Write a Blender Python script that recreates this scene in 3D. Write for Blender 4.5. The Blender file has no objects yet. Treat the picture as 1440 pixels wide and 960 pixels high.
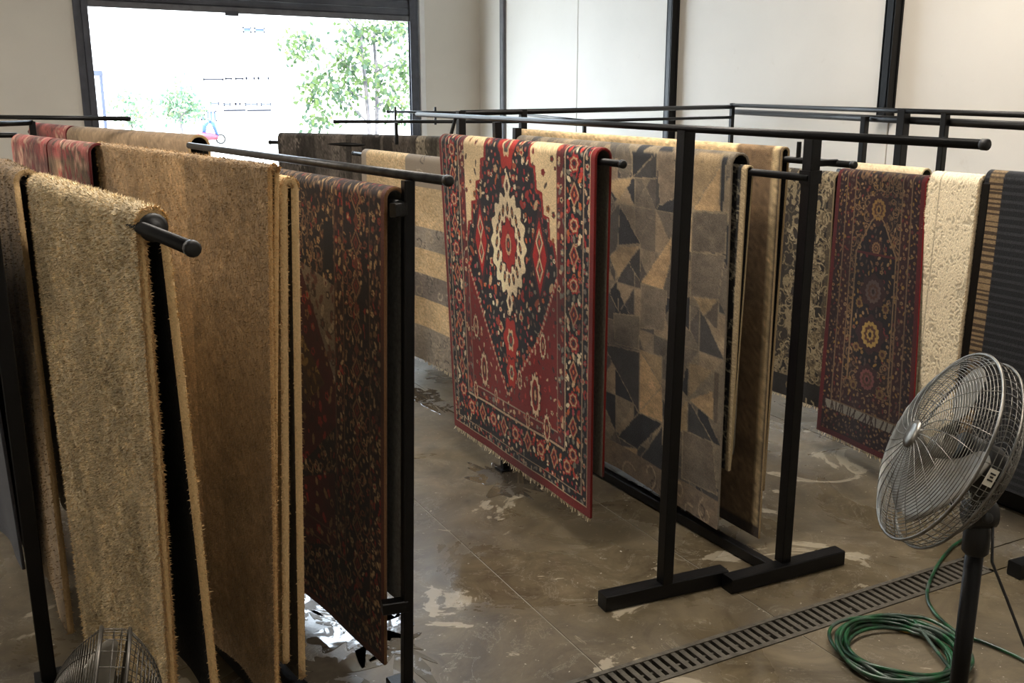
import bpy, bmesh, math, random
import numpy as np
from mathutils import Vector, Matrix

# ------------------------------------------------------------------ camera, world, sun, exposure
F, HY, H = 1400.0, 128.0, 2.4            # focal length in pixels (1440x960), horizon row, eye height
PITCH = math.atan((480 - HY) / F)
YAW = math.radians(28)
scene = bpy.context.scene
col = scene.collection
cam_d = bpy.data.cameras.new('camera')
cam_d.sensor_width = 36.0
cam_d.lens = F / 1440 * 36.0
cam_d.clip_end = 400
cam = bpy.data.objects.new('camera', cam_d)
cam.location = (0, 0, H)
cam.rotation_euler = (math.pi / 2 - PITCH, 0, -YAW)
col.objects.link(cam)
scene.camera = cam

world = bpy.data.worlds.new('sky')
scene.world = world
world.use_nodes = True
bg = world.node_tree.nodes['Background']
bg.inputs[0].default_value = (0.74, 0.87, 1.0, 1)
bg.inputs[1].default_value = 10.5

sun_d = bpy.data.lights.new('sun', 'SUN')
sun_d.energy = 11.0
sun_d.angle = math.radians(0.6)
sun_d.color = (1.0, 0.95, 0.86)
sun = bpy.data.objects.new('sun', sun_d)
sun.rotation_euler = Vector((0.35, 0.62, -0.75)).to_track_quat('-Z', 'Y').to_euler()
sun.location = (0, -5, 20)
col.objects.link(sun)

vs = scene.view_settings
vs.view_transform = 'Standard'
vs.look = 'None'
vs.exposure = 0.40
vs.gamma = 1.0
vs.use_curve_mapping = False
LAMP_W = 150.0

# ------------------------------------------------------------------ photo pixel -> place
def ray(x, y):
    c, s = math.cos(PITCH), math.sin(PITCH)
    a, b, g = (x - 720) / F, 1.0, -(y - 480) / F
    v = (a, b * c + g * s, -b * s + g * c)
    cy, sy = math.cos(YAW), math.sin(YAW)
    return np.array([v[0] * cy + v[1] * sy, -v[0] * sy + v[1] * cy, v[2]])
O = np.array([0, 0, H])
def gz(x, y, z=0.0):
    v = ray(x, y); return O + v * ((z - H) / v[2])
def onx(x, y, X):
    v = ray(x, y); return O + v * (X / v[0])
def ony(x, y, Y):
    v = ray(x, y); return O + v * (Y / v[1])

# ------------------------------------------------------------------ colours and materials
def lin(c):
    c = np.asarray(c, float) / 255.0
    return np.where(c <= 0.04045, c / 12.92, ((c + 0.055) / 1.055) ** 2.4)
def rgba(c):
    l = lin(c); return (l[0], l[1], l[2], 1)
MATS = {}
def newmat(name):
    m = bpy.data.materials.new(name); m.use_nodes = True
    nt = m.node_tree; b = nt.nodes['Principled BSDF']
    return m, nt, b
def N(nt, kind, **kw):
    n = nt.nodes.new(kind)
    for k, v in kw.items():
        setattr(n, k, v)
    return n
def noise(nt, scale, detail=4, rough=0.55, coord='Object', dist=0.0, stretch=None):
    tc = N(nt, 'ShaderNodeTexCoord'); out = tc.outputs[coord]
    if stretch:
        mp = N(nt, 'ShaderNodeMapping'); mp.inputs['Scale'].default_value = stretch
        nt.links.new(out, mp.inputs[0]); out = mp.outputs[0]
    n = N(nt, 'ShaderNodeTexNoise')
    n.inputs['Scale'].default_value = scale; n.inputs['Detail'].default_value = detail
    n.inputs['Roughness'].default_value = rough; n.inputs['Distortion'].default_value = dist
    nt.links.new(out, n.inputs['Vector'])
    return n
def ramp(nt, src, stops):
    r = N(nt, 'ShaderNodeValToRGB'); e = r.color_ramp.elements
    while len(e) < len(stops): e.new(0.5)
    for i, (p, c) in enumerate(stops):
        e[i].position = p
        e[i].color = rgba(c) if not isinstance(c, (int, float)) else (c, c, c, 1)
    nt.links.new(src, r.inputs[0]); return r
def bump(nt, b, src, strength, dist=0.01):
    bp = N(nt, 'ShaderNodeBump'); bp.inputs['Strength'].default_value = strength
    bp.inputs['Distance'].default_value = dist
    nt.links.new(src, bp.inputs['Height']); nt.links.new(bp.outputs[0], b.inputs['Normal'])
def plain(name, c1, c2=None, rough=0.5, scale=8, metal=0.0, bumps=0.0, bscale=None, spec=0.5, stretch=None, bd=0.01):
    if name in MATS: return MATS[name]
    m, nt, b = newmat(name)
    n = noise(nt, scale, stretch=stretch)
    r = ramp(nt, n.outputs['Fac'], [(0.3, c1), (0.7, c2 or c1)])
    nt.links.new(r.outputs[0], b.inputs['Base Color'])
    b.inputs['Roughness'].default_value = rough; b.inputs['Metallic'].default_value = metal
    b.inputs['Specular IOR Level'].default_value = spec
    if bumps:
        n2 = noise(nt, bscale or scale * 6, detail=3)
        bump(nt, b, n2.outputs['Fac'], bumps, bd)
    MATS[name] = m
    return m
def pile_mat(name, var=0.35, scale=260, bumps=0.6, bscale=None, rough=0.92, sheen=0.15, bd=0.006):
    """woven / tufted pile: colour from the weave drawn on the mesh, fine pile noise on top"""
    if name in MATS: return MATS[name]
    m, nt, b = newmat(name)
    a = N(nt, 'ShaderNodeVertexColor', layer_name='Col')
    n = noise(nt, scale, detail=3, rough=0.7)
    mr = N(nt, 'ShaderNodeMapRange')
    mr.inputs['From Min'].default_value = 0.25; mr.inputs['From Max'].default_value = 0.75
    mr.inputs['To Min'].default_value = 1 - var; mr.inputs['To Max'].default_value = 1 + var
    nt.links.new(n.outputs['Fac'], mr.inputs['Value'])
    mx = N(nt, 'ShaderNodeVectorMath', operation='SCALE')
    nt.links.new(a.outputs['Color'], mx.inputs[0]); nt.links.new(mr.outputs[0], mx.inputs['Scale'])
    nt.links.new(mx.outputs[0], b.inputs['Base Color'])
    b.inputs['Roughness'].default_value = rough
    b.inputs['Specular IOR Level'].default_value = 0.15
    b.inputs['Sheen Weight'].default_value = sheen
    n2 = noise(nt, bscale or scale, detail=2)
    bump(nt, b, n2.outputs['Fac'], bumps, bd)
    MATS[name] = m
    return m
STEEL = plain('black_painted_steel', (6, 6, 8), (13, 13, 14), rough=0.40, scale=14, bumps=0.08, spec=0.28)
STEEL_GREY = plain('worn_grey_steel_tube', (40, 41, 43), (70, 70, 70), rough=0.38, scale=18, metal=0.5, bumps=0.1)
CAP = plain('black_plastic_cap', (10, 10, 11), (16, 16, 16), rough=0.5)
CHROME = plain('chromed_wire', (96, 94, 89), (132, 129, 122), rough=0.33, metal=0.9, scale=20)
ALU = plain('dull_aluminium_blade', (104, 100, 92), (128, 124, 114), rough=0.45, metal=0.5)

# ------------------------------------------------------------------ object helpers
def tag(o, label=None, cat=None, group=None, kind=None):
    if label: o['label'] = label
    if cat: o['category'] = cat
    if group: o['group'] = group
    if kind: o['kind'] = kind
    return o
def empty(name, loc=(0, 0, 0), label=None, cat=None, group=None):
    o = bpy.data.objects.new(name, None); o.empty_display_size = 0.1
    o.location = tuple(float(v) for v in loc); col.objects.link(o)
    return tag(o, label, cat, group)
def link(name, me, mat, parent=None):
    o = bpy.data.objects.new(name, me); col.objects.link(o)
    if mat: me.materials.append(mat)
    if parent:
        o.parent = parent
        o.matrix_parent_inverse = Matrix.Translation(-parent_world(parent))
    return o
def parent_world(p):
    # meshes are built in world coordinates: only Empties carry an offset
    return Vector(p.location) if p.type == 'EMPTY' else Vector((0, 0, 0))
class MB:
    """collects shapes into one mesh (world coordinates)"""
    def __init__(s): s.v = []; s.f = []; s.smooth = []
    def add(s, vs_, fs, sm=False):
        k = len(s.v); s.v += [tuple(float(c) for c in v) for v in vs_]
        for f in fs: s.f.append(tuple(i + k for i in f)); s.smooth.append(sm)
    def bar(s, p, q, w, d=None, up=None, chamfer=0.0):
        """rectangular bar from p to q; w across, d along 'up'"""
        d = d or w; p = Vector(p); q = Vector(q); a = (q - p).normalized()
        up = Vector(up) if up is not None else (Vector((0, 0, 1)) if abs(a.z) < 0.9 else Vector((0, 1, 0)))
        sx = a.cross(up).normalized(); sy = sx.cross(a).normalized()
        c = chamfer or min(w, d) * 0.1
        prof = [(w/2-c, d/2), (w/2, d/2-c), (w/2, -d/2+c), (w/2-c, -d/2), (-w/2+c, -d/2), (-w/2, -d/2+c), (-w/2, d/2-c), (-w/2+c, d/2)]
        n = len(prof); vv = []
        for e in (p, q): vv += [e + sx * x + sy * y for x, y in prof]
        ff = [(i, (i+1) % n, n + (i+1) % n, n + i) for i in range(n)] + [tuple(range(n))[::-1], tuple(range(n, 2*n))]
        s.add(vv, ff)
    def box(s, a, b, c=0.0):
        a = Vector(a); b = Vector(b)
        m = (a + b) / 2
        s.bar((m.x, m.y, min(a.z, b.z)), (m.x, m.y, max(a.z, b.z)), abs(b.x - a.x), abs(b.y - a.y), up=(0, 1, 0), chamfer=c or 1e-4)
    def tube(s, pts, r, n=10, closed=False, cap=True):
        pts = [Vector(p) for p in pts]; m = len(pts); rr = r if isinstance(r, (list, tuple)) else [r] * m
        vv = []; prev = None
        for i, p in enumerate(pts):
            a = (pts[(i+1) % m] - pts[i-1]) if closed else (pts[min(i+1, m-1)] - pts[max(i-1, 0)])
            a.normalize()
            if prev is None:
                t = Vector((0, 0, 1)) if abs(a.z) < 0.9 else Vector((1, 0, 0)); x = a.cross(t).normalized()
            else:
                x = (prev - a * prev.dot(a)).normalized()
            prev = x; y = a.cross(x)
            vv += [p + (x * math.cos(2*math.pi*k/n) + y * math.sin(2*math.pi*k/n)) * rr[i] for k in range(n)]
        ff = []
        for i in range(m if closed else m - 1):
            j = (i + 1) % m
            ff += [(i*n+k, i*n+(k+1) % n, j*n+(k+1) % n, j*n+k) for k in range(n)]
        s.add(vv, ff, True)
        if cap and not closed:
            k0 = len(s.v) - len(vv)
            s.f.append(tuple(k0 + i for i in range(n))[::-1]); s.smooth.append(False)
            s.f.append(tuple(k0 + (m-1)*n + i for i in range(n))); s.smooth.append(False)
    def lathe(s, c, axis, prof, n=24):
        c = Vector(c); a = Vector(axis).normalized()
        t = Vector((0, 0, 1)) if abs(a.z) < 0.9 else Vector((1, 0, 0)); x = a.cross(t).normalized(); y = a.cross(x)
        vv = []
        for h, r in prof:
            vv += [c + a*h + (x*math.cos(2*math.pi*k/n) + y*math.sin(2*math.pi*k/n)) * max(r, 1e-4) for k in range(n)]
        ff = [(i*n+k, i*n+(k+1) % n, (i+1)*n+(k+1) % n, (i+1)*n+k) for i in range(len(prof)-1) for k in range(n)]
        s.add(vv, ff, True)
    def build(s, name, mat, parent=None):
        me = bpy.data.meshes.new(name); me.from_pydata(s.v, [], s.f)
        me.polygons.foreach_set('use_smooth', s.smooth); me.update()
        return link(name, me, mat, parent)
def grid_mesh(name, P, cols, mat, parent, flip=False, smooth=True, close=False):
    """P: rows x n x 3 points; cols: rows x n x 3 linear colours"""
    R_, C_ = P.shape[:2]
    me = bpy.data.meshes.new(name)
    idx = np.arange(R_ * C_).reshape(R_, C_)
    q = np.stack([idx[:-1, :-1], idx[:-1, 1:], idx[1:, 1:], idx[1:, :-1]], -1).reshape(-1, 4)
    if flip: q = q[:, ::-1]
    me.vertices.add(R_ * C_); me.vertices.foreach_set('co', P.astype(np.float32).ravel())
    me.loops.add(q.size); me.loops.foreach_set('vertex_index', q.astype(np.int32).ravel())
    me.polygons.add(len(q)); me.polygons.foreach_set('loop_start', np.arange(0, q.size, 4, dtype=np.int32))
    me.polygons.foreach_set('loop_total', np.full(len(q), 4, np.int32))
    me.polygons.foreach_set('use_smooth', np.full(len(q), smooth))
    if cols is not None:
        at = me.color_attributes.new('Col', 'FLOAT_COLOR', 'POINT')
        c4 = np.ones((R_ * C_, 4), np.float32); c4[:, :3] = cols.reshape(-1, 3)
        at.data.foreach_set('color', c4.ravel())
    me.update(); me.validate()
    return link(name, me, mat, parent)
def tri_mesh(name, V, cols, mat, parent):
    """V: n x 3 x 3 triangles"""
    n = len(V); me = bpy.data.meshes.new(name)
    me.vertices.add(n*3); me.vertices.foreach_set('co', V.astype(np.float32).ravel())
    me.loops.add(n*3); me.loops.foreach_set('vertex_index', np.arange(n*3, dtype=np.int32))
    me.polygons.add(n); me.polygons.foreach_set('loop_start', np.arange(0, n*3, 3, dtype=np.int32))
    me.polygons.foreach_set('loop_total', np.full(n, 3, np.int32))
    if cols is not None:
        at = me.color_attributes.new('Col', 'FLOAT_COLOR', 'POINT')
        c4 = np.ones((n, 3, 4), np.float32); c4[:, :, :3] = cols[:, None, :]
        at.data.foreach_set('color', c4.ravel())
    me.update(); return link(name, me, mat, parent)

# ------------------------------------------------------------------ the room
XL, XR, YB, YF, ZC = -4.5, 6.9, -4.0, 14.0, 6.6
def wallmat(name, c1, c2):
    m, nt, b = newmat(name)
    n = noise(nt, 0.7, 5); r = ramp(nt, n.outputs['Fac'], [(0.3, c1), (0.7, c2)])
    n3 = noise(nt, 3.5, 8, 0.75)
    r3 = ramp(nt, n3.outputs['Fac'], [(0.62, (255, 255, 255)), (0.8, (226, 222, 214))])
    mx = N(nt, 'ShaderNodeMix', data_type='RGBA', blend_type='MULTIPLY'); mx.inputs[0].default_value = 0.6
    nt.links.new(r.outputs[0], mx.inputs[6]); nt.links.new(r3.outputs[0], mx.inputs[7])
    nt.links.new(mx.outputs[2], b.inputs['Base Color']); b.inputs['Roughness'].default_value = 0.55
    n2 = noise(nt, 45, 3); bump(nt, b, n2.outputs['Fac'], 0.05)
    return m
WALL = wallmat('painted_wall_panel', (208, 203, 194), (219, 214, 205))
GAP = plain('panel_joint_shadow_gap', (92, 90, 88), (105, 103, 100), rough=0.8)
def structure(name, mb, mat, label, cat=None):
    o = mb.build(name, mat); tag(o, label, cat or name.split('_')[0], kind='structure'); return o

# floor: concrete slabs with open joints, a slot left for the trench drain
def floor_mat():
    m, nt, b = newmat('wet_stained_concrete')
    L = nt.links
    big = noise(nt, 0.55, 6, 0.6, dist=0.6)
    base = ramp(nt, big.outputs['Fac'], [(0.3, (92, 82, 66)), (0.5, (116, 106, 88)), (0.7, (138, 128, 109))])
    st = noise(nt, 2.3, 9, 0.72, dist=1.0)
    stain = ramp(nt, st.outputs['Fac'], [(0.32, (120, 110, 94)), (0.5, (184, 178, 164)), (0.68, (226, 220, 206))])
    mx = N(nt, 'ShaderNodeMix', data_type='RGBA', blend_type='MULTIPLY'); mx.inputs[0].default_value = 0.85
    L.new(base.outputs[0], mx.inputs[6]); L.new(stain.outputs[0], mx.inputs[7])
    # flaked pale sealer with its own ragged outline
    pk = noise(nt, 1.5, 10, 0.60, dist=1.3)
    pm = ramp(nt, pk.outputs['Fac'], [(0.612, 0.0), (0.622, 0.6), (0.68, 0.6), (0.69, 0.2)])
    mx2 = N(nt, 'ShaderNodeMix', data_type='RGBA')
    L.new(pm.outputs[0], mx2.inputs[0]); L.new(mx.outputs[2], mx2.inputs[6]); mx2.inputs[7].default_value = rgba((168, 158, 138))
    # thin tide marks, scratches and specks of lime
    sc = noise(nt, 3.2, 10, 0.70, dist=2.2)
    sm = ramp(nt, sc.outputs['Fac'], [(0.56, 0.0), (0.57, 0.28), (0.58, 0.0), (0.69, 0.0), (0.71, 0.55)])
    mx3 = N(nt, 'ShaderNodeMix', data_type='RGBA')
    L.new(sm.outputs[0], mx3.inputs[0]); L.new(mx2.outputs[2], mx3.inputs[6]); mx3.inputs[7].default_value = rgba((184, 178, 164))
    vo = noise(nt, 38, 3, 0.5); vm = ramp(nt, vo.outputs['Fac'], [(0.70, 0.0), (0.74, 0.7)])
    mx4 = N(nt, 'ShaderNodeMix', data_type='RGBA')
    L.new(vm.outputs[0], mx4.inputs[0]); L.new(mx3.outputs[2], mx4.inputs[6]); mx4.inputs[7].default_value = rgba((196, 190, 176))
    L.new(mx4.outputs[2], b.inputs['Base Color'])
    # wetness: pools are smooth, dry concrete rough
    wt = noise(nt, 0.9, 8, 0.62, dist=0.8)
    wr = ramp(nt, wt.outputs['Fac'], [(0.38, 0.12), (0.46, 0.30), (0.60, 0.50)])
    n2 = noise(nt, 60, 4)
    L.new(wr.outputs[0], b.inputs['Roughness'])
    b.inputs['Specular IOR Level'].default_value = 0.5
    bs = N(nt, 'ShaderNodeMath', operation='MULTIPLY'); L.new(n2.outputs['Fac'], bs.inputs[0]); L.new(wr.outputs[0], bs.inputs[1])
    bump(nt, b, bs.outputs[0], 0.25, 0.006)
    return m
FLOORM = floor_mat()
DX0, DX1, DY0, DY1 = 0.9, 4.40, 2.975, 3.155        # trench drain
g = MB(); g.box((XL, YB, -0.30), (XR, YF + 0.3, -0.25)); 
floor = structure('floor', g, plain('pale_joint_filler', (128, 122, 110), (150, 144, 132), rough=0.8), 'wet stained concrete warehouse floor laid in slabs', 'floor')
xs = [XL, -0.9, 2.115, 3.075, 5.15, XR]
J = 0.004
def slab(x0, x1, y0, y1):
    mb = MB(); mb.box((x0 + J, y0 + J, -0.25), (x1 - J, y1 - J, 0.0), c=0.003)
    return mb.build('slab', FLOORM, floor)
for x0, x1 in zip(xs[:-1], xs[1:]):
    for y0, y1 in ((DY1, 9.0), (9.0, YF + 0.3), (YB, 0.0), (0.0, DY0)):
        slab(x0, x1, y0, y1)
slab(XL, -0.9, DY0, DY1); slab(-0.9, DX0, DY0, DY1); slab(DX1, 5.15, DY0, DY1); slab(5.15, XR, DY0, DY1)
g = MB()
for (x0, x1) in zip(xs[:-1], xs[1:]):                # joint filler lies a little below the slabs
    g.box((x1 - 0.02, YB, -0.26), (x1 + 0.02, DY0, -0.004)); g.box((x1 - 0.02, DY1, -0.26), (x1 + 0.02, YF, -0.004))
g.build('joint_filler', floor.data.materials[0], floor)

# shallow puddles with ragged edges, lying on the slabs
WATER, nt, b = newmat('shallow_puddle_water'); n_ = noise(nt, 3.0, 5, 0.6)
r_ = ramp(nt, n_.outputs['Fac'], [(0.35, (62, 56, 48)), (0.65, (92, 85, 74))]); nt.links.new(r_.outputs[0], b.inputs['Base Color'])
dn_ = noise(nt, 6.5, 8, 0.65, dist=0.8); dr_ = ramp(nt, dn_.outputs['Fac'], [(0.53, 0.03), (0.56, 0.5)]); nt.links.new(dr_.outputs[0], b.inputs['Roughness']); b.inputs['Specular IOR Level'].default_value = 0.8
n2_ = noise(nt, 7, 2); bump(nt, b, n2_.outputs['Fac'], 0.05, 0.01)
def puddle(label, px, py, rx, ry, seed, rot=0.0):
    rng = np.random.default_rng(seed); c = gz(px, py); m = 120; ph = rng.uniform(0, 6.28, 22); am = rng.normal(0, 1, 22) / (1 + np.arange(22)) ** 0.55
    top = []; bot = []
    for i in range(m):
        a = 2 * math.pi * i / m; f = 1 + 0.26 * sum(am[k_] * math.sin((k_ + 2) * a + ph[k_]) for k_ in range(22)); f = max(0.35, min(1.7, f))
        x_, y_ = rx * f * math.cos(a), ry * f * math.sin(a); x_, y_ = x_ * math.cos(rot) - y_ * math.sin(rot), x_ * math.sin(rot) + y_ * math.cos(rot)
        top.append((c[0] + x_, c[1] + y_, 0.0016)); bot.append((c[0] + x_ * 1.02, c[1] + y_ * 1.02, 0.0002))
    mb = MB(); mb.add(top + bot, [tuple(range(m))] + [(i, m + i, m + (i + 1) % m, (i + 1) % m) for i in range(m)])
    o = mb.build('puddle', WATER); tag(o, label, 'puddle')
puddle('bright puddle under the dark red oriental rug', 500, 880, 0.16, 0.26, 3)
puddle('small puddle beside the wide tan carpet hem', 432, 852, 0.09, 0.13, 5)
puddle('bright puddle at the foot of the grey topped post', 560, 905, 0.12, 0.22, 8)
puddle('long puddle in front of the dark red oriental rug hem', 470, 945, 0.17, 0.14, 11)
puddle('dark puddle around the post base behind the medallion rug', 708, 675, 0.16, 0.30, 14)
puddle('thin puddle on the floor beam side of the patchwork rug', 985, 738, 0.06, 0.45, 17)
puddle('shallow puddle near the cream banded rug hem', 600, 560, 0.10, 0.45, 21)

# trench drain
DRM = plain('galvanised_drain_steel', (62, 58, 51), (100, 95, 85), rough=0.45, scale=22, metal=0.35, bumps=0.2)
dr = empty('floor_drain', (2.6, 3.06, -0.2), 'long slotted steel trench drain set into the floor beside the hose', 'drain')
mb = MB(); mb.box((DX0, DY0, -0.20), (DX1, DY1, -0.18)); mb.box((DX0, DY0, -0.2), (DX1, DY0 + 0.004, -0.03)); mb.box((DX0, DY1 - 0.004, -0.2), (DX1, DY1, -0.03))
mb.build('channel', plain('dark_drain_channel', (18, 16, 14), (26, 23, 20), rough=0.7), dr)
mb = MB()
for y in (DY0 + 0.012, DY1 - 0.012): mb.box((DX0, y - 0.012, -0.035), (DX1, y + 0.012, 0.003))
for x in (DX0 + 0.01, DX1 - 0.01): mb.box((x - 0.01, DY0, -0.035), (x + 0.01, DY1, 0.003))
mb.build('frame', DRM, dr)
mb = MB(); mb.box((-0.0125, DY0 + 0.02, -0.03), (0.0125, DY1 - 0.02, -0.001), c=0.003)
bar_me = None
x = DX0 + 0.03; i = 0
while x < DX1 - 0.03:
    if bar_me is None:
        o = mb.build('grate_bar', DRM, dr); bar_me = o.data
    else:
        o = bpy.data.objects.new('grate_bar', bar_me); col.objects.link(o); o.parent = dr
        o.matrix_parent_inverse = Matrix.Translation(-Vector(dr.location))
    o.location = (x, 0, 0)
    i += 1
    x += 0.046 if i % 11 else 0.052
mb = MB(); mb.box((DX0, 3.06 - 0.006, -0.03), (DX1, 3.06 + 0.006, -0.012)); mb.build('tie_rod', DRM, dr)

# walls
def far_wall():
    x0, x1 = 1.40, 5.80           # roller door opening
    mb = MB()
    mb.box((XL, YF, 0), (x0 - 0.02, YF + 0.25, ZC)); mb.box((x1 + 0.17, YF, 0), (XR + 0.25, YF + 0.25, 4.65)); mb.box((6.5, YF, 4.65), (XR + 0.25, YF + 0.25, ZC))
    mb.box((x0 - 0.02, YF, 3.95), (x1 + 0.17, YF + 0.25, 4.65)); mb.box((x0 - 0.02, YF, 6.4), (6.5, YF + 0.25, ZC))
    return structure('wall_far', mb, WALL, 'pale painted front wall around the roller door opening', 'wall')
wf = far_wall()
mb = MB()
mb.box((XR + 0.012, YB, 0), (XR + 0.25, YF, ZC)); wr_ = structure('wall_right', mb, GAP, 'pale panelled side wall with black steel columns', 'wall')
pj = [YB, -0.2, 3.0, 6.14, 9.15, 11.19, 13.2, YF]
for a, b_ in zip(pj[:-1], pj[1:]):
    q = MB(); q.box((XR - 0.012, a + 0.006, 0.0), (XR + 0.012, b_ - 0.006, ZC), c=0.003); q.build('panel', WALL, wr_)
mb = MB(); mb.box((XL - 0.25, YB, 0), (XL, YF + 0.25, ZC)); structure('wall_left', mb, WALL, 'pale painted side wall beyond the tan rugs', 'wall')
mb = MB(); mb.box((XL - 0.25, YB - 0.25, 0), (XR + 0.25, YB, ZC)); structure('wall_back', mb, WALL, 'pale painted rear wall of the drying hall', 'wall')
mb = MB(); mb.box((XL - 0.25, YB - 0.25, ZC), (XR + 0.25, YF + 0.25, ZC + 0.2)); structure('ceiling', mb, plain('ceiling_sheet', (150, 146, 140), (165, 160, 152), rough=0.8), 'plain sheet ceiling high above the racks', 'ceiling')

# columns on the side wall
def column(y, zb, w, label, mat=STEEL, dx=0.10):
    mb = MB()
    mb.box((XR - 0.012 - dx, y - w / 2, zb), (XR - 0.012 - dx + 0.012, y + w / 2, ZC), c=0.002)     # front flange
    mb.box((XR - 0.03, y - w / 2, zb), (XR - 0.012, y + w / 2, ZC), c=0.002)                        # rear flange
    mb.box((XR - 0.012 - dx, y - w * 0.42, zb), (XR - 0.012, y - w * 0.30, ZC)); mb.box((XR - 0.012 - dx, y + w * 0.30, zb), (XR - 0.012, y + w * 0.42, ZC))
    mb.box((XR - 0.05 - dx, y - w * 0.6, zb - 0.012), (XR - 0.012, y + w * 0.6, zb), c=0.002)
    structure('column', mb, mat, label, 'column')
column(6.14, 2.17, 0.11, 'black steel column ending above the floor, beside the free hanging rails')
column(9.15, 1.0, 0.10, 'black steel column reaching down behind the cream rug')
column(13.2, 1.0, 0.12, 'grey steel strip column beside the room corner', plain('grey_trim_paint', (104, 104, 108), (118, 118, 120), rough=0.5), 0.04)

# roller door: guides, shutter with slats, bottom bar
GDM = plain('grey_painted_door_guide', (54, 57, 68), (70, 73, 84), rough=0.45)
WHITEP = plain('white_painted_reveal', (214, 214, 214), (226, 226, 224), rough=0.5)
for nm, xa, lab in (('trim_1', 1.40, 'grey steel roller door guide beside the pale wall panel'), ('trim_2', 5.80, 'grey steel roller door guide beside the white reveal')):
    mb = MB(); s = 1 if nm == 'trim_1' else -1
    mb.box((xa - s * 0.03, YF - 0.06, 0), (xa + s * 0.05, YF - 0.045, 3.95), c=0.003)
    mb.box((xa - s * 0.03, YF - 0.05, 0), (xa - s * 0.015, YF + 0.12, 3.95), c=0.003)
    mb.box((xa - s * 0.02, YF + 0.03, 0), (xa + s * 0.045, YF + 0.045, 3.95), c=0.003)
    if nm == 'trim_1': mb.box((xa - 0.12, YF - 0.03, 0), (xa - 0.03, YF, 3.95), c=0.003)
    else: mb.box((xa + 0.03, YF - 0.02, 0), (xa + 0.09, YF + 0.2, 3.95), c=0.003)
    o = structure(nm, mb, GDM, lab, 'door guide')
mb = MB(); mb.box((5.91, YF - 0.035, 0), (5.99, YF + 0.25, 3.95), c=0.004); structure('trim_3', mb, WHITEP, 'white painted reveal strip beside the roller door', 'trim')
SHM = plain('grey_shutter_slat', (66, 68, 76), (84, 86, 94), rough=0.42, metal=0.3, scale=3)
sh = empty('roller_shutter', (3.6, YF - 0.01, 3.40), 'grey slatted roller shutter rolled up over the bright doorway', 'shutter')
z = 3.47
while z < 3.83:
    prof = [(0, 0.0), (0.02, 0.012), (0.05, 0.018), (0.08, 0.012), (0.098, 0.0)]
    q = MB(); vv = []
    for X in (1.42, 5.79):
        vv += [(X, YF - 0.02 - d, z + h) for h, d in prof] + [(X, YF + 0.01, z + h) for h, d in reversed(prof)]
    n = len(prof) * 2
    q.add(vv, [(k, (k + 1) % n, n + (k + 1) % n, n + k) for k in range(n)] + [tuple(range(n)), tuple(range(n, 2 * n))[::-1]])
    q.build('slat', SHM, sh); z += 0.1
q = MB(); q.box((1.42, YF - 0.04, 3.395), (5.79, YF + 0.02, 3.47), c=0.006); bb = q.build('bottom_bar', plain('shutter_bottom_bar', (78, 78, 84), (96, 96, 102), rough=0.4), sh)
hx = ony(325, 20, YF)[0]
sh.rotation_euler = (0, 0.012, 0)
q = MB(); q.box((hx - 0.09, YF - 0.06, 3.36), (hx + 0.09, YF - 0.03, 3.42), c=0.006); q.build('latch', GDM, bb)
# clerestory above the door, out of view, added so the wet floor mirrors daylight
mb = MB()
for X in np.linspace(1.41, 6.47, 5): mb.box((X - 0.03, YF + 0.08, 4.65), (X + 0.03, YF + 0.14, 6.4))
for Z in (4.68, 6.37): mb.box((1.38, YF + 0.08, Z - 0.03), (6.5, YF + 0.14, Z + 0.03))
w1 = structure('added_window_1', mb, GDM, 'added unseen clerestory window with four panes above the roller door', 'window')
gm, nt, b = newmat('clear_window_glass'); b.inputs['Transmission Weight'].default_value = 1.0; b.inputs['Roughness'].default_value = 0.02; b.inputs['IOR'].default_value = 1.1
GLASS = gm

# ceiling lamps, out of view, added to light the rugs and walls
EMW, nt, b = newmat('lamp_diffuser_warm'); b.inputs['Emission Color'].default_value = (1.0, 0.91, 0.80, 1); b.inputs['Emission Strength'].default_value = 5.0
b.inputs['Base Color'].default_value = (0.9, 0.9, 0.88, 1)
LAMPS = ((5.0, 4.4, 0.62, 'beside the columned wall'), (2.0, 4.0, 0.95, 'over the medallion rug'), (-2.6, 7.6, 1.1, 'over the far tan rugs'), (2.4, 0.4, 0.22, 'behind the drain'))
for i, (lx, ly, pw, wh) in enumerate(LAMPS):
    e = empty('added_strip_lamp', (lx, ly, 5.2), 'added unseen long warm strip lamp hung ' + wh, 'lamp', 'added strip lamps under the ceiling')
    mb = MB(); mb.bar((lx - 1.2, ly, 5.26), (lx + 1.2, ly, 5.26), 0.5, 0.10, chamfer=0.03); mb.build('lamp_body', STEEL, e)
    mb = MB(); mb.bar((lx - 1.17, ly, 5.203), (lx + 1.17, ly, 5.203), 0.44, 0.012, chamfer=0.004); mb.build('diffuser', EMW, e)
    for dx in (-0.9, 0.9):
        mb = MB(); mb.tube([(lx + dx, ly, 5.3), (lx + dx, ly, ZC)], 0.006, 6); mb.build('hanging_rod', STEEL, e)
    ld = bpy.data.lights.new('lamp_light', 'AREA'); ld.shape = 'RECTANGLE'; ld.size = 2.34; ld.size_y = 0.44; ld.energy = LAMP_W * pw; ld.color = (1.0, 0.91, 0.80)
    lo = bpy.data.objects.new('lamp_light', ld); lo.location = (0, 0, -0.02); lo.parent = e; col.objects.link(lo)

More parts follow.
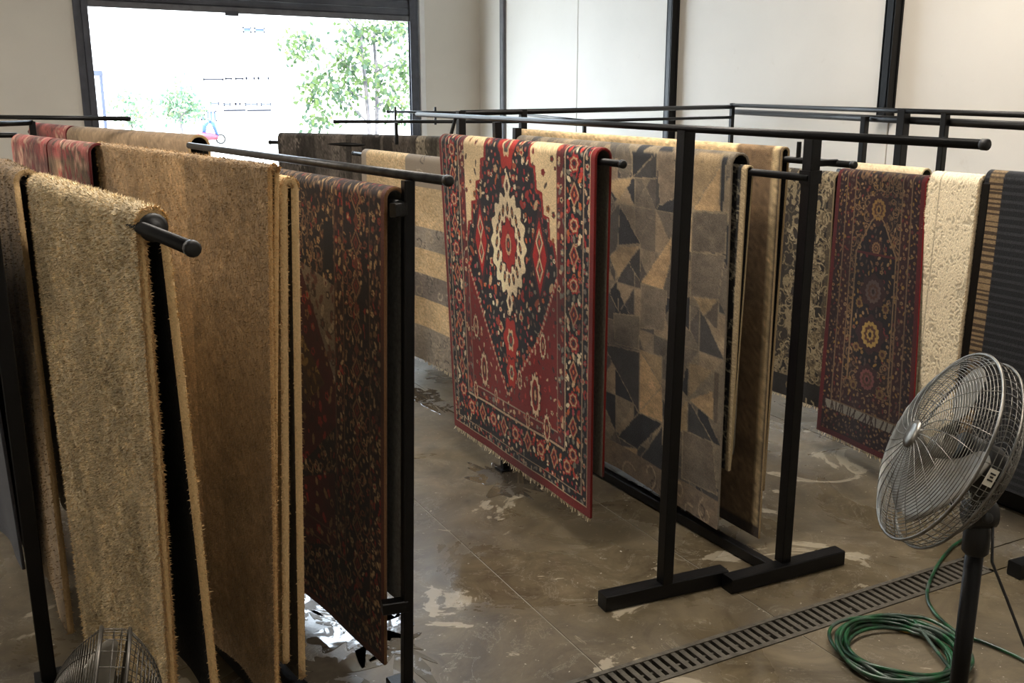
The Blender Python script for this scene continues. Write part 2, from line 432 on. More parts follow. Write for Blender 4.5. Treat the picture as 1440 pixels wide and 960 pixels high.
# ------------------------------------------------------------------ outdoors, seen through the door
ASPH = plain('sunlit_pavement', (176, 174, 168), (196, 194, 188), rough=0.85, scale=2)
mb = MB(); mb.box((-40, YF + 0.3, -0.35), (90, 95, -0.02)); structure('ground', mb, ASPH, 'sunlit pale street outside the roller door', 'street')
mb = MB(); mb.box((-10, 43.0, -0.02), (60, 43.4, 0.13), c=0.02); structure('kerb', mb, plain('kerb_stone', (160, 160, 156), (175, 174, 170), rough=0.8), 'low pale kerb along the far side of the street', 'kerb')
BY = 50.0
BW = plain('white_rendered_facade', (232, 232, 230), (240, 240, 238), rough=0.8, scale=1)
bl = empty('building', (14, BY, 0), 'white sunlit building across the street with strip windows', 'building')
mb = MB(); mb.box((-8, BY, 0), (22.6, BY + 12, 11)); wl = mb.build('wall', BW, bl)
mb = MB(); mb.box((-8.2, BY - 0.3, 11), (22.8, BY + 12.2, 11.3)); mb.build('parapet', BW, bl)
WGL = plain('blue_grey_window_glass', (66, 80, 104), (76, 90, 114), rough=0.3, scale=0.5, spec=0.1)
WFR = plain('grey_window_frame', (84, 86, 98), (92, 94, 106), rough=0.6)
def win(x0, y0, x1, y1, mull=1):
    a = ony(x0, y1, BY); c = ony(x1, y0, BY)
    f = MB(); t = 0.07
    f.box((a[0], BY - 0.08, a[2]), (a[0] + t, BY - 0.01, c[2])); f.box((c[0] - t, BY - 0.08, a[2]), (c[0], BY - 0.01, c[2]))
    f.box((a[0], BY - 0.08, a[2]), (c[0], BY - 0.01, a[2] + t)); f.box((a[0], BY - 0.08, c[2] - t), (c[0], BY - 0.01, c[2]))
    o = f.build('window', WFR, bl)
    for k in range(mull):
        p = MB(); d = (c[0] - a[0]) / mull
        p.box((a[0] + d * k + t / 2, BY - 0.03, a[2] + t / 2), (a[0] + d * (k + 1) - t / 2, BY - 0.005, c[2] - t / 2)); p.build('pane', WGL, o)
for w in ((341, 38, 353, 46, 1), (357, 39, 372, 46, 1), (285, 110, 314, 113, 2), (316, 109, 326, 112, 1), (330, 109, 342, 112, 1), (345, 108, 358, 112, 1), (362, 108, 378, 112, 1),
          (314, 144, 324, 149, 1), (330, 144, 338, 148, 1), (344, 144, 362, 149, 2), (366, 144, 381, 149, 2), (314, 154, 345, 156, 2), (347, 154, 381, 156, 2),
          (295, 143, 308, 148, 1), (290, 155, 304, 171, 3), (282, 160, 288, 169, 1)):
    win(*w)
# glass street panel by the doorway
gp = empty('glass_shelter', ony(137, 165, 17.5), 'tall framed glass shelter panel standing just outside the doorway', 'shelter')
a = ony(124, 165, 17.5); c = ony(141, 101, 17.5)
SHF = plain('pale_blue_shelter_frame', (92, 98, 118), (100, 106, 126), rough=0.4)
mb = MB()
for X in (a[0] - 0.25, c[0]): mb.box((X - 0.025, 17.47, -0.02), (X + 0.025, 17.53, c[2]), c=0.004)
mb.box((a[0] - 0.3, 17.46, c[2] - 0.06), (c[0] + 0.03, 17.54, c[2] + 0.02), c=0.004); mb.build('frame', SHF, gp)
mb = MB(); mb.box((a[0] - 0.22, 17.495, 0.05), (c[0] - 0.03, 17.505, c[2] - 0.05)); mb.build('pane', GLASS, gp)

BARK = plain('pale_tree_bark', (84, 80, 82), (98, 94, 96), rough=0.9, scale=10, bumps=0.4)
LEAFM, nt, b = newmat('green_tree_leaves')
a_ = N(nt, 'ShaderNodeVertexColor', layer_name='Col'); nt.links.new(a_.outputs[0], b.inputs['Base Color']); b.inputs['Roughness'].default_value = 0.6
tr = N(nt, 'ShaderNodeBsdfTranslucent'); nt.links.new(a_.outputs[0], tr.inputs[0]); ms = N(nt, 'ShaderNodeMixShader'); ms.inputs[0].default_value = 0.35
nt.links.new(b.outputs[0], ms.inputs[1]); nt.links.new(tr.outputs[0], ms.inputs[2]); nt.links.new(ms.outputs[0], nt.nodes['Material Output'].inputs[0])
def leaves(rng, centres, per, spread, size, palette):
    V = []; C = []
    pal = lin(np.array(palette))
    for c in centres:
        for _ in range(per):
            p = np.array(c) + rng.normal(0, 1, 3) * np.array(spread)
            d = rng.normal(0, 1, 3); d[2] -= 0.8; d /= np.linalg.norm(d)
            w = np.cross(d, rng.normal(0, 1, 3)); w /= np.linalg.norm(w) + 1e-6
            L = size * rng.uniform(0.7, 1.3); t = pal[rng.integers(len(pal))] * rng.uniform(0.85, 1.15)
            V.append([p, p + d * L * 0.5 + w * L * 0.3, p + d * L]); C.append(t)
            V.append([p, p + d * L, p + d * L * 0.5 - w * L * 0.3]); C.append(t)
    return np.array(V), np.array(C)
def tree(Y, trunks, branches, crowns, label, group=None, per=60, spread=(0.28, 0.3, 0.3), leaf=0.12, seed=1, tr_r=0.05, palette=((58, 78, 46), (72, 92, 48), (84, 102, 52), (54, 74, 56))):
    rng = np.random.default_rng(seed)
    P3 = lambda p, dy=0: ony(p[0], p[1], Y + dy)
    base = ony(trunks[0][0][0], trunks[0][0][1], Y); 
    t = empty('tree', (base[0], Y, -0.02), label, 'tree', group)
    mb = MB()
    for k, line in enumerate(trunks):
        pts = [P3(p, 0.25 * k) for p in line]; b0 = np.array(pts[0]).copy(); b0[2] = -0.02
        pts = [b0] + pts; n = len(pts)
        mb.tube(pts, [tr_r * (1 - 0.55 * i / (n - 1)) for i in range(n)], 8)
    mb.build('trunk', BARK, t)
    for k, line in enumerate(branches):
        mb = MB(); pts = [P3(p, rng.uniform(-0.4, 0.4)) for p in line]; n = len(pts)
        mb.tube(pts, [tr_r * 0.42 * (1 - 0.7 * i / (n - 1)) for i in range(n)], 6); mb.build('branch', BARK, t)
    cs = [P3((x, y), rng.uniform(-0.6, 0.6)) for x, y in crowns]
    V, C = leaves(rng, cs, per, spread, leaf, palette)
    o = tri_mesh('foliage', V, C, LEAFM, t); o['kind'] = 'stuff'
tree(19.0, [[(520, 190), (515, 130), (509, 70), (505, 10)], [(530, 190), (530, 110), (526, 60), (530, 0)]],
     [[(515, 170), (495, 150), (470, 138)], [(512, 85), (490, 95), (470, 72), (440, 62), (420, 55)], [(530, 100), (545, 92), (565, 80), (575, 78)], [(531, 150), (545, 140), (565, 115)], [(516, 140), (500, 132), (490, 128)], [(507, 50), (490, 30), (478, 20)]],
     [(410, 66), (418, 58), (430, 54), (436, 66), (428, 80), (440, 130), (436, 118), (444, 112), (452, 120), (440, 140), (470, 130), (480, 120), (478, 140), (486, 105), (490, 90), (480, 80), (490, 62), (500, 55), (492, 45), (508, 42), (515, 32), (524, 50), (530, 38), (536, 62), (505, 120), (512, 105), (500, 75), (486, 148), (478, 100), (545, 45), (555, 38), (565, 45), (575, 40), (565, 85), (572, 95), (576, 115), (568, 105), (580, 125), (540, 120), (548, 132), (545, 142), (552, 150), (440, 168), (448, 172), (458, 160), (560, 160), (534, 108), (520, 90)],
     'tall leafy street tree with two slim trunks just outside the doorway', per=44, spread=(0.12, 0.3, 0.13), leaf=0.125, seed=3, tr_r=0.055)
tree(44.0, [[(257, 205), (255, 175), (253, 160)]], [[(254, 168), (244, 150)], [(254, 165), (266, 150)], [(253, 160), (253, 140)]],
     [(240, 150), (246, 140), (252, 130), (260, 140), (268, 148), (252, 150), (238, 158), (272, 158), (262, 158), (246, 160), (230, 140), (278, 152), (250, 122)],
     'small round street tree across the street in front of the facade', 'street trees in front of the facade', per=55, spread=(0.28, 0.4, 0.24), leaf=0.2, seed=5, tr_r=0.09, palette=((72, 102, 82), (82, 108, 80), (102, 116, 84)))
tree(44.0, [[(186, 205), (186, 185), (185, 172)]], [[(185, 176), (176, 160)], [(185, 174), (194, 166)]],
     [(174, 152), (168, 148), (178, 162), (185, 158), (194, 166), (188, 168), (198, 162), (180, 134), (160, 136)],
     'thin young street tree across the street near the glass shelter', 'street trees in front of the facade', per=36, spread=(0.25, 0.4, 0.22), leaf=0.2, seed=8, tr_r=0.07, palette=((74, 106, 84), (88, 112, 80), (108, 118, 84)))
# parked scooter: red body, blue arched shield
sx = gz(298, 203)[0:2]
sc_ = empty('scooter', (sx[0], sx[1], 0), 'small red scooter with a blue shield parked by the far kerb', 'scooter')
RED = plain('red_scooter_paint', (104, 34, 52), (112, 42, 60), rough=0.4); BLUE = plain('blue_scooter_shield', (34, 62, 110), (42, 72, 120), rough=0.35)
X, Y = sx
mb = MB(); mb.tube([(X - 0.75, Y, 0.34), (X - 0.5, Y, 0.38), (X, Y, 0.36), (X + 0.3, Y, 0.32)], [0.10, 0.20, 0.18, 0.10], 10); mb.build('body', RED, sc_)
mb = MB(); mb.tube([(X - 0.32, Y, 0.5), (X - 0.28, Y, 0.85), (X - 0.08, Y, 1.08), (X + 0.12, Y, 0.95), (X + 0.3, Y, 0.35)], [0.09, 0.11, 0.12, 0.1, 0.06], 10); mb.build('shield', BLUE, sc_)
for wx in (-0.55, 0.42):
    mb = MB(); mb.tube([(X + wx + 0.2 * math.cos(t), Y, 0.24 + 0.2 * math.sin(t)) for t in np.linspace(0, 2 * math.pi, 17)[:-1]], 0.05, 6, closed=True); mb.build('wheel', CAP, sc_)
mb = MB(); mb.tube([(X - 0.02, Y - 0.22, 1.05), (X - 0.02, Y + 0.22, 1.05)], 0.02, 6); mb.build('handlebar', STEEL, sc_)
# ------------------------------------------------------------------ drawing woven patterns
def hom(src, dst):
    A = []; B = []
    for (x, y), (u, v) in zip(src, dst):
        A += [[x, y, 1, 0, 0, 0, -u * x, -u * y], [0, 0, 0, x, y, 1, -v * x, -v * y]]; B += [u, v]
    h = np.append(np.linalg.solve(np.array(A, float), np.array(B, float)), 1).reshape(3, 3)
    def f(x, y):
        p = h @ np.array([x, y, 1.0]); return p[0] / p[2], p[1] / p[2]
    return f
class Canvas:
    """a weave drawn in metres: x across the rug, y up from the front hem to the fold"""
    def __init__(s, W, L, nx, ny, base, extra=1.08):
        s.W, s.L = W, L; s.nx, s.ny = nx, ny; s.H = L * extra
        s.x = (np.arange(nx) + 0.5) / nx * W; s.y = (np.arange(ny) + 0.5) / ny * s.H
        s.c = np.tile(np.array(base, float), (ny, nx, 1)); s.reg = np.zeros((ny, nx), np.int16)
        s.rng = np.random.default_rng(7)
    def win(s, x0, y0, x1, y1):
        i0 = max(0, int(x0 / s.W * s.nx)); i1 = min(s.nx, int(x1 / s.W * s.nx) + 2)
        j0 = max(0, int(y0 / s.H * s.ny)); j1 = min(s.ny, int(y1 / s.H * s.ny) + 2)
        if i0 >= i1 or j0 >= j1: return None
        X, Y = np.meshgrid(s.x[i0:i1], s.y[j0:j1]); return (slice(j0, j1), slice(i0, i1)), X, Y
    def put(s, sl, m, c, reg=None, a=1.0):
        t = s.c[sl]; t[m] = t[m] * (1 - a) + np.array(c, float) * a
        if reg is not None: s.reg[sl][m] = reg
    def rect(s, x0, y0, x1, y1, c, reg=None):
        w = s.win(x0, y0, x1, y1)
        if w: sl, X, Y = w; s.put(sl, (X >= x0) & (X <= x1) & (Y >= y0) & (Y <= y1), c, reg)
    def poly(s, pts, c, reg=None, a=1.0):
        p = np.array(pts, float); w = s.win(p[:, 0].min(), p[:, 1].min(), p[:, 0].max(), p[:, 1].max())
        if not w: return
        sl, X, Y = w; m = np.zeros(X.shape, bool); n = len(p)
        for i in range(n):
            (xa, ya), (xb, yb) = p[i], p[(i + 1) % n]
            if ya == yb: continue
            k = (ya > Y) != (yb > Y)
            m ^= k & (X < (xb - xa) * (Y - ya) / (yb - ya) + xa)
        s.put(sl, m, c, reg, a)
    def line(s, pts, wd, c, closed=False, only=None):
        pts = list(pts) + ([pts[0]] if closed else [])
        for (xa, ya), (xb, yb) in zip(pts[:-1], pts[1:]):
            w = s.win(min(xa, xb) - wd, min(ya, yb) - wd, max(xa, xb) + wd, max(ya, yb) + wd)
            if not w: continue
            sl, X, Y = w; dx, dy = xb - xa, yb - ya; l2 = dx * dx + dy * dy + 1e-12
            t = np.clip(((X - xa) * dx + (Y - ya) * dy) / l2, 0, 1)
            m = np.hypot(X - xa - t * dx, Y - ya - t * dy) < wd / 2
            if only is not None: m &= s.reg[sl] == only
            s.put(sl, m, c)
    def ell(s, x, y, rx, ry, c, rot=0.0, n=0, amp=0.0, only=None, dia=False, reg=None):
        R_ = max(rx, ry) * (1 + amp) * 1.05; w = s.win(x - R_, y - R_, x + R_, y + R_)
        if not w: return
        sl, X, Y = w; dx, dy = X - x, Y - y; cs, sn = math.cos(rot), math.sin(rot)
        a = (dx * cs + dy * sn) / rx; b = (-dx * sn + dy * cs) / ry
        d = np.abs(a) + np.abs(b) if dia else np.hypot(a, b)
        lim = 1 + amp * np.cos(n * np.arctan2(b, a)) if n else 1.0
        m = d < lim
        if only is not None: m &= s.reg[sl] == only
        s.put(sl, m, c, reg)
    def flower(s, x, y, r, cols, n=6, ratio=1.0, only=None, rot=0.0, outline=None):
        if outline: s.ell(x, y, r * 1.22, r * ratio * 1.22, outline, rot, n, 0.22, only)
        for k, c in enumerate(cols):
            f = 1 - k / len(cols) * 0.95
            s.ell(x, y, r * f, r * ratio * f, c, rot, n, 0.14 if k == 0 else 0.08, only)
    def diamond(s, x, y, rx, ry, cols, only=None):
        for k, c in enumerate(cols):
            f = 1 - k / len(cols)
            s.ell(x, y, rx * f, ry * f, c, only=only, dia=True)
    def scatter(s, reg, step, draw, jit=0.35, area=None):
        x0, y0, x1, y1 = area or (0, 0, s.W, s.H)
        j = 0; y = y0
        while y < y1:
            x = x0 + (step / 2 if j % 2 else 0)
            while x < x1:
                px = x + s.rng.uniform(-jit, jit) * step; py = y + s.rng.uniform(-jit, jit) * step
                i_, k_ = int(px / s.W * s.nx), int(py / s.H * s.ny)
                if 0 <= i_ < s.nx and 0 <= k_ < s.ny and (reg is None or s.reg[k_, i_] == reg): draw(px, py)
                x += step
            y += step * 0.87; j += 1
    def speckle(s, amp, seed=0):
        r = np.random.default_rng(seed); s.c *= 1 + r.normal(0, amp, s.c.shape[:2])[..., None]
    def streaks(s, amp, k=9, seed=0, axis=1):
        """soft lengthwise shade bands of a worn pile"""
        r = np.random.default_rng(seed); n = s.c.shape[axis]
        t = np.interp(np.arange(n), np.linspace(0, n, k), 1 + r.normal(0, amp, k))
        s.c *= t[None, :, None] if axis == 1 else t[:, None, None]
    def cloud(s, amp, k=(10, 6), seed=0):
        r = np.random.default_rng(seed); g_ = r.normal(0, amp, k)
        yi = np.linspace(0, k[0] - 1.001, s.ny); xi = np.linspace(0, k[1] - 1.001, s.nx)
        y0 = yi.astype(int); x0 = xi.astype(int); fy = (yi - y0)[:, None]; fx = (xi - x0)[None, :]
        fy = fy * fy * (3 - 2 * fy); fx = fx * fx * (3 - 2 * fx)
        v = g_[y0][:, x0] * (1 - fy) * (1 - fx) + g_[y0 + 1][:, x0] * fy * (1 - fx) + g_[y0][:, x0 + 1] * (1 - fy) * fx + g_[y0 + 1][:, x0 + 1] * fy * fx
        s.c *= (1 + v)[..., None]
    def scrolls(s, n, col_, wd, size, reg=None, seed=3, area=None):
        r = np.random.default_rng(seed); x0, y0, x1, y1 = area or (0, 0, s.W, s.H)
        for _ in range(n):
            x, y = r.uniform(x0, x1), r.uniform(y0, y1)
            i_, k_ = min(s.nx - 1, int(x / s.W * s.nx)), min(s.ny - 1, int(y / s.H * s.ny))
            if reg is not None and s.reg[k_, i_] != reg: continue
            a = r.uniform(0, 6.28); tn = r.choice([-1, 1]) * r.uniform(0.5, 1.0); R_ = size * r.uniform(0.6, 1.3); pts = []
            for t in np.linspace(0, 1, 9):
                pts.append((x, y)); a += tn * (0.35 + t * 0.9); x += math.cos(a) * R_ * 0.28; y += math.sin(a) * R_ * 0.28
            c = col_[r.integers(len(col_))]
            s.line(pts, wd, c, only=reg)
    def sample(s, U, V):
        i = np.clip((U * s.nx).astype(int), 0, s.nx - 1); j = np.clip((V / (s.H / s.L) * s.ny).astype(int), 0, s.ny - 1)
        return lin(np.clip(s.c[j][:, i], 0, 255))

# ------------------------------------------------------------------ rugs folded over a rail
BACKING = plain('woven_rug_backing', (96, 88, 76), (122, 113, 98), rough=0.95, scale=60, bumps=0.3)
BACK_DARK = plain('dark_fuzzy_rug_backing', (24, 23, 24), (48, 47, 48), rough=0.95, scale=70, bumps=0.8, bscale=120)
BACK_GREY = plain('grey_felt_rug_backing', (92, 92, 90), (118, 117, 114), rough=0.95, scale=60, bumps=0.3)
PILE_FINE = pile_mat('knotted_wool_pile', 0.30, 320, 0.35)
PILE_SHORT = pile_mat('short_loop_pile', 0.22, 210, 0.6)
PILE_SHAG = pile_mat('deep_shag_pile', 0.25, 75, 0.9, bd=0.015)
PILE_CARVED = pile_mat('carved_cream_pile', 0.14, 150, 0.5)
FIBRE = pile_mat('pile_fibre', 0.15, 90, 0.0, sheen=0.3)
STRINGS = plain('cream_fringe_yarn', (205, 190, 158), (225, 210, 180), rough=0.9, scale=90)
RUGS = {}
def V3(p): return np.array([float(p[0]), float(p[1]), float(p[2])])
def rug(label, T0, T1, B0=None, B1=None, hem=0.2, flare=0.02, r=0.05, th=0.014, back=None, bflare=0.01, nu=80, nf=120, nb=24, canvas=None,
        pile=None, backing=BACKING, edge=(150, 130, 100), fringe=0, amp=0.012, tufts=0, tlen=0.03, twid=0.006, tcol=None, edge_tufts=0, seed=1, name='rug', group=None, ends=('near', 'far'), relief=0.0, back_hem=None):
    rng = np.random.default_rng(seed)
    T0, T1 = V3(T0), V3(T1)
    e = T1 - T0; e[2] = 0; Wd = np.linalg.norm(e); e /= Wd
    n = np.array([e[1], -e[0], 0.0])
    if n @ (O - T0) * 1.0 < 0: n = -n
    if B0 is None: B0 = np.array([T0[0], T0[1], hem]) + n * (r + flare)
    if B1 is None: B1 = np.array([T1[0], T1[1], hem]) + n * (r + flare)
    B0, B1 = V3(B0), V3(B1)
    if back is None: back = (T0[2] + T1[2]) / 2 - r - (back_hem if back_hem is not None else hem)
    u = np.linspace(0, 1, nu); T = T0 + (T1 - T0) * u[:, None]; B = B0 + (B1 - B0) * u[:, None]
    Z = np.array([0, 0, 1.0]); C = T - Z * r
    na = 13
    tf = np.linspace(0, 1, nf, endpoint=False); th_a = np.linspace(0, math.pi, na); tb = np.linspace(0, 1, nb + 1)[1:]
    Fp = C + n * r; Kp = C - n * r; Kb = Kp - Z * back - n * bflare
    rows = []; nrm = []; Vv = []
    Lf = np.linalg.norm(Fp - B, axis=1).mean(); arc = math.pi * r
    Ltot = Lf + arc / 2
    ph = rng.uniform(0, 6.28, 4); k1, k2 = rng.uniform(1.0, 1.8), rng.uniform(2.4, 4.0)
    def wave(t, s_): # t 0 at fold .. 1 at hem
        return amp * t ** 0.8 * (np.sin(6.28 * k1 * u * Wd / 1.2 + ph[0] + 0.8 * t) + 0.45 * np.sin(6.28 * k2 * u * Wd / 1.2 + ph[1] - 1.3 * t)) * s_
    for t in tf:
        P = B + (Fp - B) * t + n * (wave(1 - t, 1)[:, None]) ; rows.append(P); nrm.append(np.tile(n, (nu, 1))); Vv.append(t * Lf / Ltot)
    for a in th_a:
        d = n * math.cos(a) + Z * math.sin(a); rows.append(C + d * r); nrm.append(np.tile(d, (nu, 1)))
        q = (Lf + a * r) / Ltot; Vv.append(q if q <= 1 else 2 - q)
    for t in tb:
        P = Kp + (Kb - Kp) * t + n * (wave(t, 0.6)[:, None]); rows.append(P); nrm.append(np.tile(-n, (nu, 1)))
        Vv.append(max(0.0, 1 - (arc / 2 + back * t) / Ltot))
    P = np.array(rows); NN = np.array(nrm); Vv = np.array(Vv)
    if canvas is None: canvas = flat(Wd, Ltot, edge)
    cols = canvas.sample(u, Vv)
    if relief:
        g_ = np.dot(cols, [0.3, 0.5, 0.2]); g_ = (g_ - g_.mean()) / (g_.std() + 1e-6)
        P = P + NN * (np.clip(g_, -2, 2) * relief)[..., None]
    base = (T0 + T1) / 2; base = (base[0], base[1], min(B0[2], B1[2]))
    root = empty(name, base, label, 'rug', group)
    grid_mesh('pile', P, cols, pile or PILE_SHORT, root, flip=(np.cross(e, Z) @ n > 0))
    I = P - NN * th
    us = np.unique(np.linspace(0, nu - 1, min(nu, 40)).astype(int)); rs = np.unique(np.concatenate([np.linspace(0, nf, 24).astype(int), np.arange(nf, nf + na), np.linspace(nf + na, len(P) - 1, 12).astype(int)]))
    grid_mesh('backing', I[rs][:, us], None, backing, root, flip=not (np.cross(e, Z) @ n > 0))
    # bound edge: strip between pile and backing all round
    ring_o = np.concatenate([P[:, 0], P[-1, 1:], P[::-1, -1][1:], P[0, ::-1][1:]]); ring_i = np.concatenate([I[:, 0], I[-1, 1:], I[::-1, -1][1:], I[0, ::-1][1:]])
    outw = np.concatenate([np.tile(-e, (len(P), 1)), np.tile(-Z, (nu - 1, 1)), np.tile(e, (len(P) - 1, 1)), np.tile(-Z, (nu - 1, 1))])
    mid = (ring_o + ring_i) / 2 + outw * th * 0.35
    step = 2 if len(ring_o) > 600 else 1
    E3 = np.stack([ring_o[::step], mid[::step], ring_i[::step]])
    grid_mesh('binding', E3, np.tile(lin(edge), (3, E3.shape[1], 1)), pile_mat('bound_rug_edge', 0.2, 120, 0.5), root)
    if fringe:
        m = int(Wd / 0.011); V = []
        for side in ((0,) if fringe == 1 else (0, -1)):
            for i in range(m):
                q = (i + rng.uniform(0.2, 0.8)) / m * (nu - 1); a = int(q); f = q - a; p = P[side, a] * (1 - f) + P[side, min(a + 1, nu - 1)] * f - (NN[side, a] * th / 2)
                l = rng.uniform(0.020, 0.034) * (0.6 if rng.random() < 0.15 else 1); tip = p + np.array([0, 0, -l]) + e * rng.normal(0, 0.008) + n * rng.normal(0, 0.006)
                w = e * 0.0035
                V += [[p - w, p + w, tip + w * 0.8], [p - w, tip + w * 0.8, tip - w * 0.8]]
        o = tri_mesh('fringe', np.array(V), None, STRINGS, root); o['kind'] = 'stuff'
    if tufts or edge_tufts:
        V = []; Cc = []
        nr = nf + na
        if tufts:
            ri = rng.integers(0, nr - 1, tufts); ui = rng.integers(0, nu - 1, tufts); fr = rng.random(tufts)[:, None]; fu = rng.random(tufts)[:, None]
            p = (P[ri, ui] * (1 - fr) + P[ri + 1, ui] * fr) * (1 - fu) + (P[ri, ui + 1] * (1 - fr) + P[ri + 1, ui + 1] * fr) * fu
            nn = NN[ri, ui]; d = nn * 0.55 + rng.normal(0, 0.55, (tufts, 3)) + np.array([0, 0, -0.45]); d /= np.linalg.norm(d, axis=1)[:, None]
            L_ = tlen * rng.uniform(0.5, 1.2, tufts)[:, None]; w = np.cross(d, nn); w /= np.linalg.norm(w, axis=1)[:, None] + 1e-6
            p = p - nn * 0.002
            V.append(np.stack([p - w * twid / 2, p + w * twid / 2, p + d * L_], 1)); Cc.append(cols[ri, ui] * rng.uniform(0.75, 1.3, tufts)[:, None])
        if edge_tufts:
            for sd, eo in ((-1, e), (0, -e)):
                k = edge_tufts; ri = rng.integers(0, len(P) - 1, k); fr = rng.random(k)[:, None]
                p = P[ri, sd] * (1 - fr) + P[ri + 1, sd] * fr - NN[ri, sd] * (rng.random(k)[:, None] * th)
                d = eo * rng.uniform(0.3, 1.0, k)[:, None] + NN[ri, sd] * rng.normal(0.15, 0.5, k)[:, None] + rng.normal(0, 0.35, (k, 3)) + np.array([0, 0, -0.3]); d /= np.linalg.norm(d, axis=1)[:, None]
                L_ = tlen * rng.uniform(0.5, 1.1, k)[:, None]; w = np.cross(d, NN[ri, sd]); w /= np.linalg.norm(w, axis=1)[:, None] + 1e-6
                V.append(np.stack([p - w * twid / 2, p + w * twid / 2, p + d * L_], 1)); Cc.append(np.tile(lin(tcol or edge), (k, 1)) * rng.uniform(0.75, 1.3, k)[:, None])
        o = tri_mesh('pile_tufts', np.concatenate(V), np.concatenate(Cc), FIBRE, root); o['kind'] = 'stuff'
    return root, Wd, Ltot
def size(T0, T1, zb, r=0.05):
    d = V3(T1) - V3(T0); return math.hypot(d[0], d[1]), (T0[2] + T1[2]) / 2 - zb + 0.02
def flat(W, L, c, nx=60, ny=120):
    k = Canvas(W, L, nx, ny, c); k.speckle(0.05); return k

# --- patterns ------------------------------------------------------------------------------------
NAVY, RED_, CREAM, ORNG, PINK, SAGE, GOLD = (18, 17, 26), (106, 20, 19), (216, 192, 152), (190, 78, 40), (160, 58, 58), (98, 100, 88), (170, 130, 70)
PAL = [(178, 52, 40), (206, 176, 138), (190, 96, 52), (122, 116, 100), (150, 30, 34), (222, 204, 170), (92, 70, 60), (170, 70, 74)]
def dabs(k, reg, step, pal, r, seed=1, area=None, jit=0.4):
    g_ = np.random.default_rng(seed)
    def d(x, y):
        c = pal[g_.integers(len(pal))]
        if g_.random() < 0.55: k.ell(x, y, r * g_.uniform(0.35, 0.6), r * g_.uniform(0.8, 1.3), c, g_.normal(0, 0.5), only=reg)
        else: k.flower(x, y, r * g_.uniform(0.6, 1.0), [c, pal[g_.integers(len(pal))]], 5, only=reg)
    k.scatter(reg, step, d, jit, area)
def persian_main(W, L, quad):
    k = Canvas(W, L, 330, 640, RED_); U = hom(quad, [(0, L), (W, L), (W, 0), (0, 0)])
    u = lambda x, y: U(x, y)
    g_ = np.random.default_rng(5)
    # borders (metres in from each edge)
    e1, e2, e3, e4 = 0.040, 0.095, 0.265, 0.345
    k.rect(0, 0, W, k.H, RED_, 1)
    k.rect(e1, e1 * 1.3, W - e1, k.H, NAVY, 2)         # outer guard
    k.rect(e2, e1 * 1.3 + 0.05, W - e2, k.H, (14, 14, 22), 3)   # main border
    k.rect(e3, 0.30, W - e3, k.H, (96, 28, 30), 4)    # inner guard
    k.rect(e4, 0.375, W - e4, k.H, NAVY, 5)           # field
    # red lower corners and navy point
    apex = u(718, 575); lo = 0.375
    pl = [u(664, 383), u(690, 480), apex]; pr = [u(784, 405), u(760, 478), apex]
    yl, yr = max(pl[0][1], lo + 0.7), max(pr[0][1], lo + 0.7); cx = W / 2; ax = apex[0]; ay = max(apex[1], lo + 0.05)
    k.poly([(e4, lo), (W - e4, lo), (W - e4, yr), (cx + (W / 2 - e4) * 0.62, (yr + ay) / 2 + 0.03), (ax, ay), (cx - (W / 2 - e4) * 0.62, (yl + ay) / 2 + 0.03), (e4, yl)], (114, 20, 20), 6)
    # cream stepped spandrels by the fold
    fw = W / 2 - e4; s_ = [(1.0, 0.62), (0.80, 0.70), (0.74, 0.80), (0.60, 0.82), (0.55, 0.92), (0.42, 0.94), (0.38, 1.10)]
    ytop = k.H; ylow = ytop - 0.60 * 1.25
    for sd in (-1, 1):
        pts = [(cx + sd * fw, ytop), (cx + sd * fw, L * 0.665)]
        for a, b in ((0.94, 0.72), (0.86, 0.725), (0.84, 0.785), (0.74, 0.79), (0.71, 0.85), (0.61, 0.855), (0.58, 0.92), (0.49, 0.925), (0.46, 1.09)):
            pts.append((cx + sd * fw * a, L * b))
        k.poly(pts, (222, 196, 152), 7); k.line(pts[1:], 0.022, (140, 30, 26)); k.line([(p[0] - sd * 0.018, p[1] - 0.012) for p in pts[1:]], 0.008, (60, 40, 40))
    # fillings
    dabs(k, 5, 0.052, PAL, 0.016, 2); dabs(k, 5, 0.15, [(150, 40, 34), (150, 40, 34), (190, 158, 120), (150, 70, 44)], 0.030, 9)
    dabs(k, 6, 0.070, [(196, 166, 130), (92, 60, 54), (150, 130, 108), (170, 44, 40), (50, 22, 28), (44, 20, 26)], 0.015, 3)
    dabs(k, 7, 0.115, [(120, 30, 28), (84, 70, 60), (150, 96, 52)], 0.020, 4)
    dabs(k, 2, 0.040, [(176, 150, 120), (150, 40, 40), (110, 104, 96)], 0.016, 6)
    dabs(k, 4, 0.050, [(196, 168, 132), (30, 26, 34), (176, 80, 60), (120, 116, 104)], 0.020, 7)
    dabs(k, 3, 0.042, PAL + [(30, 26, 34), (120, 30, 32)], 0.014, 16)
    # main border: alternating rosettes and lozenges
    def border(x, y, i):
        if i % 2: k.diamond(x, y, 0.046, 0.068, [(176, 140, 104), (140, 30, 30), (40, 30, 38), (190, 100, 60)], 3)
        else: k.flower(x, y, 0.046, [(160, 40, 36), (190, 156, 118), (120, 30, 30), (40, 30, 40)], 7, only=3)
    y = 0.30; i = 0
    while y < k.H:
        for x in ((e2 + e3) / 2, W - (e2 + e3) / 2):
            border(x, y, i)
            for dx, dy in ((-0.05, 0.075), (0.05, 0.075), (-0.055, 0.11), (0.055, 0.1), (0, 0.085)):
                k.ell(x + dx, y + dy, 0.012, 0.02, PAL[g_.integers(len(PAL))], g_.normal(0, 0.6), only=3)
        y += 0.155; i += 1
    x = 0.30; i = 0
